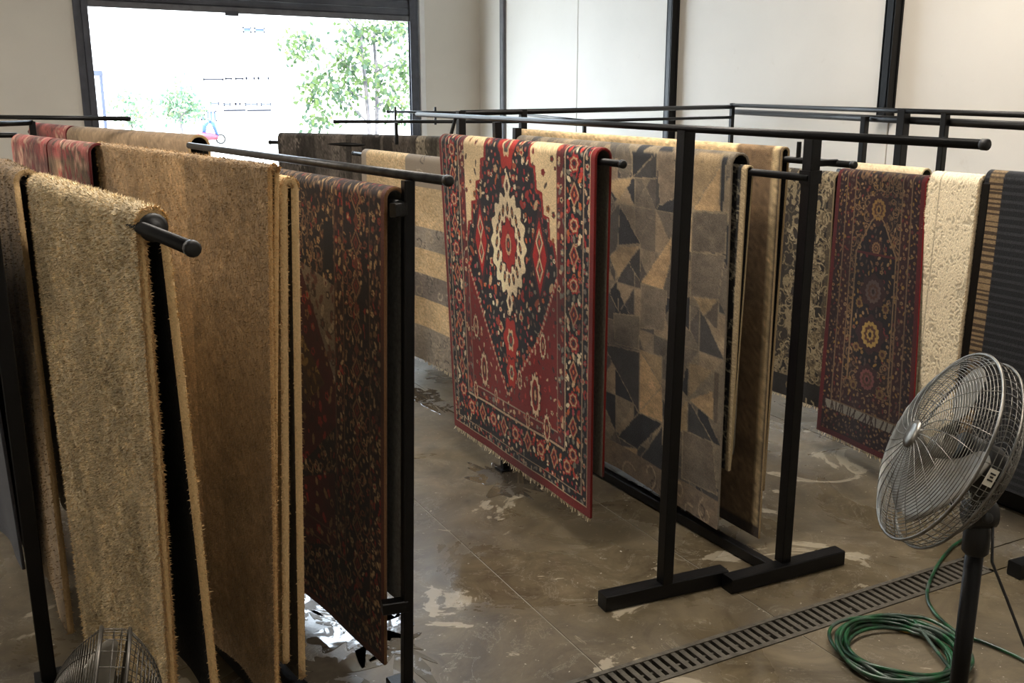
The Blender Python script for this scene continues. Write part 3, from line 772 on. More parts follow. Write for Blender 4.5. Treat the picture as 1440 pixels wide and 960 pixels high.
    while x < W - 0.2:
        border(x, 0.215, i); k.ell(x + 0.075, 0.19, 0.012, 0.02, PAL[i % 8], 0.5, only=3); k.ell(x + 0.075, 0.25, 0.012, 0.02, PAL[(i + 3) % 8], -0.5, only=3); x += 0.15; i += 1
    # guard lines
    for d, c, w in ((e1, (170, 150, 122), 0.006), (e2, (150, 128, 104), 0.008), (e3, (176, 154, 126), 0.010), (e4, (150, 132, 110), 0.010), (e3 + 0.012, (30, 24, 30), 0.006)):
        yb = {e1: e1 * 1.3, e2: e1 * 1.3 + 0.05, e3: 0.30, e4: 0.375}.get(d, 0.312)
        k.line([(d, k.H), (d, yb), (W - d, yb), (W - d, k.H)], w, c)
    # beaded outline of the navy point
    for a, b in (((e4, yl), (cx - (W / 2 - e4) * 0.62, (yl + ay) / 2 + 0.03)), ((cx - (W / 2 - e4) * 0.62, (yl + ay) / 2 + 0.03), (ax, ay)), ((W - e4, yr), (cx + (W / 2 - e4) * 0.62, (yr + ay) / 2 + 0.03)), ((cx + (W / 2 - e4) * 0.62, (yr + ay) / 2 + 0.03), (ax, ay))):
        m = 26
        for i in range(m): k.ell(a[0] + (b[0] - a[0]) * i / m, a[1] + (b[1] - a[1]) * i / m, 0.010, 0.012, (196, 160, 130) if i % 2 else (150, 60, 54))
    # large rosettes in the red corners
    for px, py, r in ((684, 529, 0.072), (756, 567, 0.085), (771, 612, 0.055), (735, 545, 0.040), (768, 500, 0.05), (674, 470, 0.05), (672, 556, 0.04), (700, 565, 0.03), (745, 600, 0.035)):
        x, y = u(px, py); k.ell(x, y, r * 0.72, r * 1.6, (60, 24, 26), 0, 12, 0.08); k.ell(x, y, r * 0.62, r * 1.45, (206, 180, 146), 0, 12, 0.10); k.ell(x, y, r * 0.42, r * 1.1, (124, 24, 24)); k.ell(x, y, r * 0.26, r * 0.7, (64, 44, 44)); k.ell(x, y, r * 0.12, r * 0.4, (196, 156, 116))
    # centre medallion
    mx, my = u(718, 356); mx = W * 0.5; 
    def med(f, c, nn, amp, ratio=1.50): k.ell(mx, my, 0.190 * f, 0.190 * ratio * f, c, 0, nn, amp)
    med(1.10, (40, 27, 31), 16, 0.06); med(1.03, (230, 210, 172), 16, 0.07)
    for a in np.arange(0, 6.28, 6.283 / 16):
        x, y = mx + 0.138 * math.cos(a), my + 0.138 * 1.5 * math.sin(a)
        k.ell(x, y, 0.014, 0.036, (52, 34, 38), 0.35 * math.cos(a), only=None); k.ell(x, y, 0.005, 0.016, (180, 120, 70), 0.35 * math.cos(a))
    for a in np.arange(0.2, 6.4, 6.283 / 12):
        k.ell(mx + 0.098 * math.cos(a), my + 0.145 * math.sin(a), 0.013, 0.024, (100, 40, 40))
    med(0.50, (44, 30, 34), 8, 0.06); med(0.46, (160, 34, 30), 8, 0.08); k.diamond(mx, my, 0.095, 0.17, [(156, 32, 28), (116, 26, 28)])
    k.ell(mx, my, 0.034, 0.062, (190, 150, 116)); k.ell(mx, my, 0.022, 0.042, (70, 50, 50)); k.ell(mx, my, 0.010, 0.02, (180, 70, 50))
    for sg in (-1, 1):
        k.ell(mx, my + sg * 0.335, 0.042, 0.085, (226, 206, 168), dia=True); k.ell(mx, my + sg * 0.335, 0.018, 0.042, (70, 40, 40), dia=True)
    # side lozenges and pendants
    for sg in (-1, 1):
        x = mx + sg * 0.345; k.diamond(x, my - 0.02, 0.098, 0.285, [(60, 26, 30), (172, 32, 28), (160, 30, 28), (120, 26, 28)])
        for dy in (-0.09, 0.06): k.diamond(x, my + dy, 0.038, 0.075, [(212, 186, 148), (80, 60, 56), (190, 70, 50)])
    for dy, r in ((0.57, 0.10), (-0.56, 0.09), (-0.76, 0.065)):
        k.ell(mx, my + dy, r, r * 1.55, (60, 26, 30), 0, 6, 0.12); k.ell(mx, my + dy, r * 0.9, r * 1.4, (164, 40, 30), 0, 6, 0.12); k.flower(mx, my + dy, r * 0.42, [(206, 176, 136), (80, 80, 74), (140, 30, 30)], 6, 1.7)
    k.cloud(0.10, (9, 6), 2); k.speckle(0.07, 1); return k
def persian_dark(W, L, quad, palette=0, nx=300, ny=560):
    """dark red and gold rug with big stepped lozenge"""
    BG = (30, 18, 20); k = Canvas(W, L, nx, ny, (72, 18, 20))
    brown = [(120, 92, 62), (150, 118, 80), (96, 60, 44), (128, 40, 34), (168, 140, 100), (70, 50, 40)]
    k.rect(0, 0, W, k.H, (84, 44, 34), 1); k.rect(0.03, 0.03, W - 0.03, k.H, (34, 22, 22), 2); k.rect(0.12, 0.12, W - 0.12, k.H, (26, 18, 20), 3)
    k.rect(0.34, 0.34, W - 0.34, k.H, (40, 20, 22), 4); k.rect(0.42, 0.42, W - 0.42, k.H, (28, 20, 22), 5)
    cx = W - 0.95; cy = L * 0.62
    k.poly([(cx - 1.0, cy), (cx, cy - 0.72), (W - 0.42, cy - 0.30), (W - 0.42, cy + 0.05), (cx + 0.1, cy + 0.42), (cx - 0.2, cy + 0.5)], (66, 20, 22), 6)
    k.poly([(cx - 0.7, cy - 0.02), (cx + 0.02, cy - 0.42), (cx + 0.42, cy - 0.14), (cx, cy + 0.2)], (74, 48, 24), 7)
    k.poly([(W - 0.42, cy + 0.30), (W - 0.42, cy - 0.12), (cx + 0.18, cy + 0.36)], (112, 100, 84), 8)
    k.poly([(cx - 0.4, cy - 0.86), (W - 0.44, cy - 0.52), (W - 0.44, cy - 0.86), (cx + 0.1, cy - 1.0)], (62, 20, 22), 6)
    dabs(k, 5, 0.045, brown, 0.014, 3); dabs(k, 3, 0.045, brown, 0.014, 4); dabs(k, 2, 0.032, brown, 0.014, 5); dabs(k, 4, 0.036, brown, 0.016, 6)
    dabs(k, 6, 0.07, [(56, 20, 22), (130, 96, 62), (140, 40, 36)], 0.024, 7); dabs(k, 7, 0.055, [(150, 118, 56), (120, 86, 40), (60, 34, 22)], 0.026, 8); dabs(k, 8, 0.06, [(50, 40, 36), (150, 136, 114), (90, 60, 50)], 0.024, 9)
    k.scrolls(1500, [(120, 92, 64), (96, 70, 50), (140, 114, 84)], 0.006, 0.045, 5, 11); k.scrolls(900, [(140, 110, 76), (120, 70, 50)], 0.006, 0.04, 3, 12); k.scrolls(260, [(160, 126, 62)], 0.007, 0.05, 7, 13); k.scrolls(160, [(60, 46, 40)], 0.007, 0.05, 8, 14)
    y = 0.2
    while y < k.H:
        k.diamond(W - 0.23, y, 0.042, 0.055, [(122, 92, 64), (40, 24, 24), (104, 44, 36), (60, 34, 30)]); k.ell(W - 0.23, y + 0.085, 0.022, 0.03, (96, 50, 38), dia=True); y += 0.17
    x = W - 0.4
    while x > 0: k.diamond(x, 0.23, 0.045, 0.05, [(104, 80, 58), (40, 24, 24), (90, 36, 32)]); x -= 0.17
    for d, c in ((0.12, (90, 66, 48)), (0.34, (96, 70, 50)), (0.42, (80, 56, 44))): k.line([(W - d, k.H), (W - d, d), (0, d)], 0.009, c)
    k.rect(W - 0.52, L * 0.80, W - 0.43, L * 0.90, (16, 13, 15))
    k.c *= 0.95; k.cloud(0.14, (8, 6), 4); k.speckle(0.09, 2); return k
def runner_red(W, L):
    k = Canvas(W, L, 230, 620, (104, 24, 26)); g_ = np.random.default_rng(3)
    pal = [(150, 112, 76), (120, 84, 60), (176, 142, 100), (128, 44, 40), (90, 70, 60), (170, 130, 60)]
    k.rect(0, 0, W, k.H, (110, 26, 30), 1); k.rect(0.03, 0.035, W - 0.03, k.H, (46, 20, 24), 2); k.rect(0.09, 0.24, W - 0.09, k.H, (60, 24, 26), 3); k.rect(0.16, 0.36, W - 0.16, k.H, (44, 26, 24), 4)
    x0, x1 = 0.20, W - 0.18
    yt = L * 0.70; k.poly([(x0, 0.42), (x1, 0.42), (x1, yt), ((x0 + x1) / 2 + 0.05, yt + 0.20), ((x0 + x1) / 2, yt + 0.24), ((x0 + x1) / 2 - 0.05, yt + 0.20), (x0, yt)], (28, 18, 24), 5)
    for sg in (0, 1):
        xa = x0 if sg == 0 else x1; xb = (x0 + x1) / 2
        k.poly([(xa, 0.42), (xb, 0.42), (xa, 0.66)], (52, 32, 28), 4)
    dabs(k, 2, 0.030, pal, 0.010, 2); dabs(k, 3, 0.034, pal, 0.012, 3); dabs(k, 4, 0.036, pal, 0.013, 4); dabs(k, 5, 0.042, pal, 0.014, 5)
    k.scrolls(900, [(150, 116, 80), (120, 90, 62)], 0.006, 0.05, 4, 6)
    cx = (x0 + x1) / 2
    for fy, r, c in ((0.90, 0.05, GOLD), (0.76, 0.03, (160, 120, 80)), (0.60, 0.055, (110, 90, 84)), (0.44, 0.062, (196, 160, 88)), (0.27, 0.05, (140, 80, 76))):
        y = L * fy * 0.95; k.ell(cx, y, r * 1.7, r * 1.9, (60, 30, 32), 0, 8, 0.1); k.ell(cx, y, r * 1.05, r * 1.3, c, 0, 14, 0.06); k.ell(cx, y, r * 0.7, r * 0.9, (96, 60, 44), 0, 10, 0.1); k.ell(cx, y, r * 0.42, r * 0.55, c, 0, 8, 0.1); k.ell(cx, y, r * 0.2, r * 0.3, (50, 30, 30))
    for fy in (0.36, 0.52, 0.22):
        for sg in (-1, 1): k.ell(cx + sg * 0.10, L * fy, 0.026, 0.03, (140, 108, 62), 0, 9, 0.08); k.ell(cx + sg * 0.10, L * fy, 0.013, 0.015, (80, 44, 38))
    k.line([(x0, yt), (x1, yt)], 0.016, (96, 30, 34)); k.line([(x0, 0.42), (x0, yt), (cx - 0.05, yt + 0.20), (cx, yt + 0.25), (cx + 0.05, yt + 0.20), (x1, yt), (x1, 0.42)], 0.010, (150, 120, 86))
    for d in (0.09, 0.16): k.line([(d, k.H), (d, 0.24), (W - d, 0.24), (W - d, k.H)], 0.009, (140, 110, 80))
    k.rect(0.05, 0.175, W - 0.03, 0.235, (172, 164, 148))
    x = 0.06
    while x < W - 0.05:
        if g_.random() < 0.75: k.line([(x, 0.18), (x + g_.normal(0.01, 0.012), 0.23)], 0.009, (70, 50, 46))
        x += 0.018
    k.c *= 0.64; k.cloud(0.12, (8, 4), 5); k.speckle(0.08, 3); return k
def geometric(W, L, T0, quad):
    k = Canvas(W, L, 260, 430, (112, 100, 84)); U = hom(quad[0], quad[1]); g_ = np.random.default_rng(11)
    pal = [(120, 108, 90), (98, 90, 78), (136, 122, 100), (84, 78, 70), (66, 63, 60), (148, 130, 104), (108, 98, 84), (42, 43, 46)]
    cw = W / 11.0; ch = cw * 1.12; rows = int(k.H / ch) + 2
    for j in range(rows):
        for i in range(12):
            x, y = i * cw, j * ch; a, b, c, d = (x, y), (x + cw, y), (x + cw, y + ch), (x, y + ch); m = (x + cw / 2, y + ch / 2)
            if (i + j) % 2: t = [[a, b, c], [a, c, d]]
            else: t = [[a, b, d], [b, c, d]]
            if g_.random() < 0.35: t = [[a, b, m], [b, c, m], [c, d, m], [d, a, m]]
            for q in t:
                k.poly(q, pal[g_.integers(len(pal))]); k.line(q, 0.005, (128, 116, 96), closed=True)
    P = lambda pts: [U(x, y) for x, y in pts]
    DK, TN, MT, GR, LT = (40, 41, 44), (186, 156, 114), (158, 136, 102), (104, 94, 80), (196, 172, 134)
    for pts, c in (([(891, 221), (926, 223), (926, 262), (891, 259)], DK), ([(891, 259), (926, 223), (926, 262)], (62, 60, 58)), ([(872, 294), (902, 354), (870, 353)], DK),
                   ([(857, 315), (873, 292), (870, 352), (857, 395)], (78, 73, 66)),
                   ([(902, 408), (946, 346), (944, 383), (935, 419)], TN), ([(976, 309), (1021, 239), (1018, 314)], TN), ([(975, 309), (978, 226), (1022, 228), (1021, 239)], MT),
                   ([(967, 319), (975, 312), (973, 368), (965, 366)], LT), ([(976, 312), (1024, 316), (1020, 372), (974, 368)], GR), ([(974, 368), (1020, 376), (1010, 437), (972, 430)], (112, 101, 86)),
                   ([(859, 369), (872, 356), (901, 356), (885, 378), (870, 400)], MT), ([(885, 378), (901, 357), (900, 405)], (58, 56, 54)), ([(858, 418), (869, 402), (870, 446)], DK),
                   ([(902, 410), (940, 420), (936, 475), (900, 470)], (122, 110, 92)), ([(864, 448), (900, 455), (898, 500), (866, 490)], (110, 100, 84)),
                   ([(976, 430), (1011, 437), (990, 458)], MT), ([(990, 458), (1011, 437), (1009, 478)], (96, 86, 74)), ([(960, 428), (972, 430), (970, 478), (958, 462)], DK),
                   ([(899, 500), (934, 511), (933, 552)], MT), ([(899, 500), (933, 552), (898, 585)], TN), ([(898, 585), (934, 550), (934, 600)], TN),
                   ([(868, 616), (898, 586), (934, 601), (896, 634)], DK), ([(896, 652), (934, 604), (934, 670)], (48, 48, 50)), ([(850, 490), (899, 503), (898, 585), (869, 530)], (62, 59, 56)),
                   ([(868, 628), (896, 634), (894, 680), (886, 675)], TN), ([(970, 521), (1004, 533), (968, 569)], MT), ([(968, 571), (1004, 560), (1004, 602)], TN), ([(956, 554), (968, 522), (968, 569)], DK),
                   ([(954, 585), (968, 571), (966, 615), (953, 611)], MT), ([(968, 572), (1002, 629), (966, 615)], (60, 58, 56)), ([(960, 612), (1002, 630), (1008, 700), (958, 675)], (108, 96, 80)),
                   ([(1004, 534), (1012, 536), (1008, 606), (1003, 603)], (100, 88, 72)), ([(845, 230), (870, 232), (870, 262), (848, 266)], (128, 112, 92)), ([(852, 262), (892, 258), (872, 292)], MT), ([(926, 222), (950, 224), (950, 290), (930, 300)], (120, 106, 88)), ([(1016, 232), (1024, 232), (1018, 315), (1014, 312)], DK)):
        k.poly(P(pts), c); k.line(P(pts), 0.006, (140, 126, 102), closed=True)
    k.rect(0, 0, W, 0.16, (126, 108, 86), 9); k.scrolls(200, [(168, 146, 116), (84, 70, 56)], 0.012, 0.10, 9, 4)
    k.cloud(0.06, (60, 40), 8)
    k.cloud(0.10, (12, 8), 3); k.speckle(0.06, 4); return k
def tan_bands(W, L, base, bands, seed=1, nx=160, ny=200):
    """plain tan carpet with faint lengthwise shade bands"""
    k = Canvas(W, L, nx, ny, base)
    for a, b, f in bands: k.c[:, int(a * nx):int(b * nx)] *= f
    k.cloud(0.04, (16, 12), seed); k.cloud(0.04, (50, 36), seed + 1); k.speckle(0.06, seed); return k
def grey_pattern(W, L, base, seed=1, dark=0.5):
    k = Canvas(W, L, 150, 150, base); g_ = np.random.default_rng(seed); b = np.array(base)
    x = 0.0
    while x < W:
        w = g_.uniform(0.03, 0.16); k.rect(x, 0, x + w, k.H, b * g_.uniform(dark, 1.15)); x += w
    k.scrolls(160, [b * 1.2, b * 0.7, b * 0.55], 0.008, 0.06, None, seed); k.cloud(0.12, (10, 30), seed); k.speckle(0.1, seed); return k
def patchwork(W, L, bands):
    k = Canvas(W, L, 200, 420, (206, 180, 138))
    for a, b, c in bands: k.rect(0, a, W, b, c, 2)
    k.scrolls(420, [(176, 162, 142), (92, 86, 80), (150, 138, 120)], 0.012, 0.10, 2, 3); k.scrolls(600, [(188, 160, 118), (214, 190, 150)], 0.010, 0.08, 0, 4)
    k.cloud(0.06, (14, 9), 3); k.speckle(0.07, 2); return k
def floral_cream(W, L, seed=2):
    k = Canvas(W, L, 200, 460, (42, 36, 30)); pal = [(178, 160, 124), (150, 132, 100), (196, 178, 142), (112, 98, 76)]
    k.rect(0, 0, W, k.H, (96, 82, 62), 1); k.rect(0.04, 0.05, W - 0.04, k.H, (44, 38, 32), 2); k.rect(0.15, 0.26, W - 0.15, k.H, (66, 58, 46), 3)
    dabs(k, 2, 0.07, pal, 0.034, 2); k.scrolls(900, pal, 0.010, 0.07, None, seed); dabs(k, 3, 0.12, [(176, 158, 122), (60, 50, 42)], 0.045, 4)
    k.rect(0, 0.0, W, 0.15, (44, 38, 34), 5); k.scrolls(60, pal, 0.014, 0.08, 5, seed + 3)
    k.line([(W - 0.15, k.H), (W - 0.15, 0.26), (0, 0.26)], 0.012, (170, 150, 112)); k.c *= 0.70; k.speckle(0.1, 2); return k
def dark_floral(W, L):
    k = Canvas(W, L, 160, 420, (26, 25, 25)); k.scrolls(700, [(120, 112, 96), (84, 78, 68), (150, 140, 118)], 0.009, 0.07, None, 5); k.rect(W - 0.035, 0, W, k.H, (170, 150, 116)); k.speckle(0.1, 2); return k
def carved(W, L, base):
    k = Canvas(W, L, 200, 460, base); b = np.array(base)
    k.scrolls(1500, [b * 0.88, b * 0.91], 0.010, 0.075, None, 7); k.scrolls(700, [b * 1.05], 0.010, 0.07, None, 8); k.rect(0.075, 0, 0.085, k.H, b * 0.85); k.speckle(0.05, 1); return k
def ribbed(W, L):
    k = Canvas(W, L, 140, 700, (26, 27, 30)); y = 0
    while y < k.H: k.rect(0, y, W, y + 0.016, (44, 45, 48)); y += 0.042
    x0 = 0.03; k.rect(x0, 0, x0 + 0.085, k.H, (128, 108, 80), 3); g_ = np.random.default_rng(2); y = 0
    while y < k.H:
        k.rect(x0, y, x0 + 0.085, y + g_.uniform(0.008, 0.02), (66, 54, 42)); y += g_.uniform(0.022, 0.045)
    k.speckle(0.08, 1); return k
def red_faded(W, L, base, seed):
    k = Canvas(W, L, 130, 160, base); b = np.array(base); k.rect(0, L * 0.93, W, k.H, (150, 84, 78))
    k.scrolls(260, [(176, 140, 118), (146, 60, 60), b * 0.7], 0.016, 0.12, None, seed); k.streaks(0.12, 9, seed); k.cloud(0.15, (12, 9), seed); k.speckle(0.08, 1); return k
# ------------------------------------------------------------------ hanging the rugs
def along(p, q, d):            # point d metres beyond q, coming from p
    p, q = V3(p), V3(q); v = q - p; v /= np.linalg.norm(v[:2]); return q + v * d
# red medallion rug
q = [(627, 187), (850, 208), (831, 733), (640, 600)]
T0, T1 = onx(627, 187, 2.70), onx(849, 208, 2.70); T0[2] = T1[2] = (T0[2] + T1[2]) / 2
B0, B1 = gz(640, 597, 0.19), gz(830, 729, 0.19)
W, L = size(T0, T1, 0.19); W = float(np.linalg.norm(B1 - B0))
rug('red and navy oriental rug with cream centre medallion and fringed hem', T0, T1, B0, B1, r=0.05, back_hem=0.42, bflare=0.0, nu=330, nf=600, canvas=persian_main(W, L, q), pile=PILE_FINE, edge=(108, 26, 22), fringe=1, amp=0.003, seed=4, relief=0.0005)
# geometric patchwork rug
T0, T1 = onx(735, 188, 3.36), onx(1042, 214, 3.36); T0[2] = T1[2]
B0, B1 = gz(855, 650, 0.12), gz(1008, 745, 0.12); 
d = B1 - B0; d /= np.linalg.norm(d); Wg = T0[1] - T1[1]; Bf = B1 - d * Wg
W, L = Wg, T1[2] - 0.12
uw = lambda B: float(np.dot(B - Bf, d))
quad = ([(850, 215), (1030, 240), (1008, 745), (855, 650)], [(Wg - (onx(850, 215, 3.3)[1] - onx(1030, 240, 3.3)[1]), L * 0.965), (Wg, L * 0.965), (Wg, 0), (uw(B0), 0)])
rug('grey and tan patchwork rug of triangles beside the twin black posts', T0, T1, Bf, B1, r=0.06, back_hem=0.5, nu=240, nf=330, canvas=geometric(W, L, T0, quad), pile=PILE_SHORT, edge=(128, 118, 104), backing=BACK_DARK, amp=0.006, seed=6)
# dark floral rug hung inside the patchwork rug
pa = onx(1049, 260, 3.345); T1 = np.array([3.366, pa[1], 2.046]); T0 = T1 + np.array([0, 1.5, 0])
pb = onx(1037, 668, 3.345)
rug('narrow black rug with grey flowers and cream edge under the patchwork rug', T0, T1, hem=max(0.25, pb[2]), flare=0.0, r=0.024, bflare=-0.036, nu=150, nf=320, canvas=dark_floral(1.5, 1.6), pile=PILE_SHORT, edge=(176, 156, 120), backing=BACK_DARK, amp=0.0, seed=8, th=0.01)
# brown bordered rug behind
T0, T1 = onx(735, 180, 3.57), onx(1105, 206, 3.57); T0[2] = T1[2]
B1 = gz(1066, 757, 0.045); B0 = B1 + np.array([0, T0[1] - T1[1], 0])
W, L = size(T0, T1, 0.045); k = Canvas(W, L, 240, 160, (206, 178, 134)); k.rect(W - 0.34, 0, W, k.H, (124, 100, 72)); k.rect(W - 0.345, 0, W - 0.335, k.H, (96, 78, 56)); k.rect(W - 0.055, 0, W - 0.025, k.H, (190, 166, 126)); k.rect(W - 0.025, 0, W, k.H, (40, 30, 26)); k.rect(0, 0, W, 0.05, (60, 48, 38)); k.cloud(0.07, (20, 16), 4); k.speckle(0.08, 3)
rug('long beige rug with wide brown border behind the patchwork rug', T0, T1, B0, B1, r=0.03, bflare=-0.02, nu=120, nf=110, canvas=k, edge=(176, 152, 116), amp=0.0, seed=9, back_hem=0.3, backing=BACK_DARK)
# tan shag on the rail with a free end
T0, T1 = gz(55, 244, 2.05), gz(211, 290, 2.05)
nB1 = gz(243, 1000, 0.25); off = nB1 - T1; B0 = T0 + off * np.array([1, 0, 1.0]); B0 = gz(122, 905, 0.25); B1 = nB1
W, L = size(T0, T1, 0.25)
rug('thick tan shag rug with dark underside on the rail with a free end', T0, T1, B0, B1, r=0.050, th=0.030, hem=0.25, back_hem=0.25, bflare=0.05, nu=90, nf=120, canvas=tan_bands(W, L, (208, 190, 156), (), 3), pile=PILE_SHAG, edge=(216, 184, 134), backing=BACK_DARK, amp=0.012, tufts=110000, tlen=0.016, twid=0.006, edge_tufts=16000, seed=12)
# darker tan rug next to it
S0, S1 = gz(2, 223, 2.055), gz(37, 238, 2.055)
B1 = gz(88, 893, 0.25); B0 = gz(26, 690, 0.25)
W, L = size(S0, S1, 0.25)
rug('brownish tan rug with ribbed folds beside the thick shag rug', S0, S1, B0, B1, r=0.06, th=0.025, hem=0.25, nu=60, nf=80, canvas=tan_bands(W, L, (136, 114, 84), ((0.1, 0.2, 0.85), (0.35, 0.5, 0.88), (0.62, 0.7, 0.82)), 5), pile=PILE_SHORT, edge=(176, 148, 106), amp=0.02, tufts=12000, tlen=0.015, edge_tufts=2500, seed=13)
# big tan carpet
zt = 2.155
T0, T1 = gz(141, 200, zt), gz(384, 231, zt)
B1 = gz(389, 1000, 0.12); B0 = T0 + (B1 - T1); B0 = gz(280, 872, 0.12) + (gz(280, 872, 0.12) - gz(353, 957, 0.12)) * 1.35; B0[2] = 0.12
W, L = size(T0, T1, 0.12)
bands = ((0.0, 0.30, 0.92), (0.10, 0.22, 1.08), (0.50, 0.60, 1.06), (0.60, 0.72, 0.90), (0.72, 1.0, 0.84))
e_ = V3(T1) - V3(T0); e_ /= np.linalg.norm(e_); nn_ = np.array([-e_[1], e_[0], 0]); nn_ = nn_ if nn_ @ T0 > 0 else -nn_
fo = float(-(B1 - T1) @ nn_)
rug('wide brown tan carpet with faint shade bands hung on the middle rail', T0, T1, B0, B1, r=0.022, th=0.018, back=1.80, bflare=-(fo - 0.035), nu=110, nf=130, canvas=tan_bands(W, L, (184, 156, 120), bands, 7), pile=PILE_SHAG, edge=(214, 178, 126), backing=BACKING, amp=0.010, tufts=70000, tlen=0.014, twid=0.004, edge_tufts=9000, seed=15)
e_ = V3(T1) - V3(T0); e_ /= np.linalg.norm(e_); nn_ = np.array([-e_[1], e_[0], 0])
if nn_ @ T0 < 0: nn_ = -nn_
T0b, T1b = T0 + nn_ * 0.066 + np.array([0, 0, -0.02]), T1 + nn_ * 0.066 - e_ * 0.02 + np.array([0, 0, -0.045])
pe = gz(418, 925, 0.16)
rug('pale beige carpet with corded edge tucked behind the wide tan carpet', T0b, T1b, hem=0.24, flare=fo - 0.055, r=0.036, th=0.030, back_hem=0.16, bflare=-(fo - 0.075), nu=50, nf=60, canvas=flat(W, L, (206, 176, 128)), pile=PILE_SHORT, edge=(216, 184, 136), backing=BACKING, amp=0.004, tufts=2000, tlen=0.012, edge_tufts=6000, seed=16)
# two faded red rugs further along that rail
P0, P1, P2 = gz(27, 188, zt), gz(77, 194, zt), gz(137, 201, zt)
W, L = size(P0, P1, 0.3)
rug('faded red rug with rosy streaks further along the middle rail', P0, P1 , hem=0.3, r=0.05, nu=60, nf=60, canvas=red_faded(W, L, (142, 92, 82), 3), edge=(110, 40, 42), amp=0.01, seed=17)
W, L = size(P1, P2, 0.3)
rug('faded brown and red rug touching the wide tan carpet', P1 + (P2 - P1) * 0.03, P2, hem=0.3, r=0.05, nu=60, nf=60, canvas=red_faded(W, L, (128, 104, 82), 4), edge=(86, 34, 34), amp=0.01, seed=18)
# dark red oriental rug by the grey post
zt = 2.065
T1 = gz(555, 262, zt); Tm = gz(395, 237, zt); dv = (Tm - T1); dv /= np.linalg.norm(dv); T0 = T1 + dv * 1.75
B1 = gz(541, 935, 0.10); Bm = gz(425, 830, 0.10); db = (Bm - B1); db /= np.linalg.norm(db); B0 = B1 + db * 1.75
W, L = size(T0, T1, 0.10)
rug('dark red oriental rug with gold lozenge hung beside the grey topped post', T0, T1, B0, B1, r=0.045, th=0.014, back_hem=0.40, bflare=-0.05, nu=300, nf=520, canvas=persian_dark(W, L, None), pile=PILE_FINE, edge=(120, 88, 60), backing=BACK_GREY, amp=0.004, seed=20)
# cream patchwork rug with grey bands
T0 = gz(515, 209, 1.90); Tm = gz(632, 222, 1.90); T1 = along(T0, Tm, 0.9)
Bm0, Bm1 = gz(582, 490, 0.20), gz(632, 510, 0.20); db = (Bm1 - Bm0); db /= np.linalg.norm(db)
B0 = Bm0 - db * (T0[1] - Bm0[1]); Wb = float(np.linalg.norm((T1 - T0)[:2])); B1 = B0 + db * Wb
W, L = size(T0, T1, 0.2); G1 = (150, 140, 126)
k = patchwork(W, L, ((0.0, 0.29, G1), (0.53, 0.74, (124, 114, 104)), (0.94, 1.12, G1)))
sp = int(0.30 * 200 / 1); k.rect(0, 0, 0.10, k.H, (164, 152, 136)); k.rect(0.86, 1.44, 2.5, k.H, (146, 134, 118), 2); k.scrolls(120, [(176, 162, 142), (104, 96, 88)], 0.012, 0.10, 2, 13)
rug('cream rug with grey scroll bands behind the medallion rug', T0, T1, hem=0.2, flare=0.0, r=0.05, nu=160, nf=260, canvas=k, edge=(196, 176, 144), amp=0.008, fringe=1, seed=22)
# grey rugs near the doorway
A0, A1, A2, A3 = gz(395, 186, 2.0), gz(497, 188, 2.0), gz(588, 190.5, 2.0), gz(640, 192, 2.0)
for a, b_, c, lab, sd in ((A0, A1, (96, 90, 84), 'weathered grey brown rug at the rail end near the doorway', 3), (A1 + (A2 - A1) * 0.02, A2, (80, 74, 68), 'dark grey striped rug second from the doorway rail end', 5), (A2 + (A3 - A2) * 0.03, A3 + (A3 - A2) * 0.8, (122, 114, 100), 'grey and beige striped rug third from the doorway rail end', 7)):
    W, L = size(a, b_, 0.3)
    rug(lab, a, b_, hem=0.3, r=0.06, nu=100, nf=90, canvas=grey_pattern(W, L, c, sd), edge=(70, 64, 58), amp=0.012, seed=sd)
# beige rug and red rug on the far rail by the door guide
C0, C1, C2 = gz(50, 172, 2.1), gz(106, 177, 2.1), gz(279, 189, 2.1)
W, L = size(C1, C2, 0.3)
rug('long mottled beige rug on the rail beside the door guide', C1, C2, hem=0.3, r=0.085, th=0.02, nu=120, nf=60, canvas=tan_bands(W, L, (160, 136, 108), ((0.0, 0.12, 0.86), (0.55, 0.58, 0.9)), 9), edge=(176, 148, 108), backing=BACK_DARK, amp=0.01, seed=30)
W, L = size(C0, C1, 0.3)
rug('dusty red rug beyond the mottled beige rug', C0, C1 + (C0 - C1) * 0.06, hem=0.3, r=0.07, nu=50, nf=50, canvas=red_faded(W, L, (120, 72, 66), 6), edge=(100, 40, 42), amp=0.01, seed=31)
# rugs of the rack by the side wall
XRK = 4.97
T0, T1 = onx(1187, 237, XRK), onx(1311, 246, XRK); T0[2] = T1[2] = (T0[2] + T1[2]) / 2
ZR = T0[2]
B0, B1 = gz(1148, 603, 0.16), gz(1280, 662, 0.16)
W, L = size(T0, T1, 0.16)
rug('dark red runner with gold flowers and a pale script band at the hem', T0, T1, B0, B1, r=0.05, nu=230, nf=560, canvas=runner_red(W, L), pile=PILE_FINE, edge=(118, 26, 30), fringe=1, amp=0.006, seed=33, back_hem=0.3)
yn = T0[1]
T1p = np.array([XRK + 0.02, yn + 0.05, ZR - 0.03]); T0p = T1p + np.array([0, 1.0, 0])
Bp0, Bp1 = gz(1085, 552, 0.27), gz(1150, 572, 0.27); db = Bp1 - Bp0; db /= np.linalg.norm(db); db = np.array([0.03, -1, 0]); B1 = np.array([Bp1[0] + 0.0, T1p[1] - 0.0, 0.27]); B0 = B1 - db * 1.0
W, L = size(T0p, T1p, 0.27)
rug('beige and black scroll patterned rug next to the dark red runner', T0p, T1p, B0, B1, r=0.05, nu=200, nf=420, canvas=floral_cream(W, L), pile=PILE_FINE, edge=(150, 134, 104), fringe=1, amp=0.008, seed=34, back_hem=0.35)
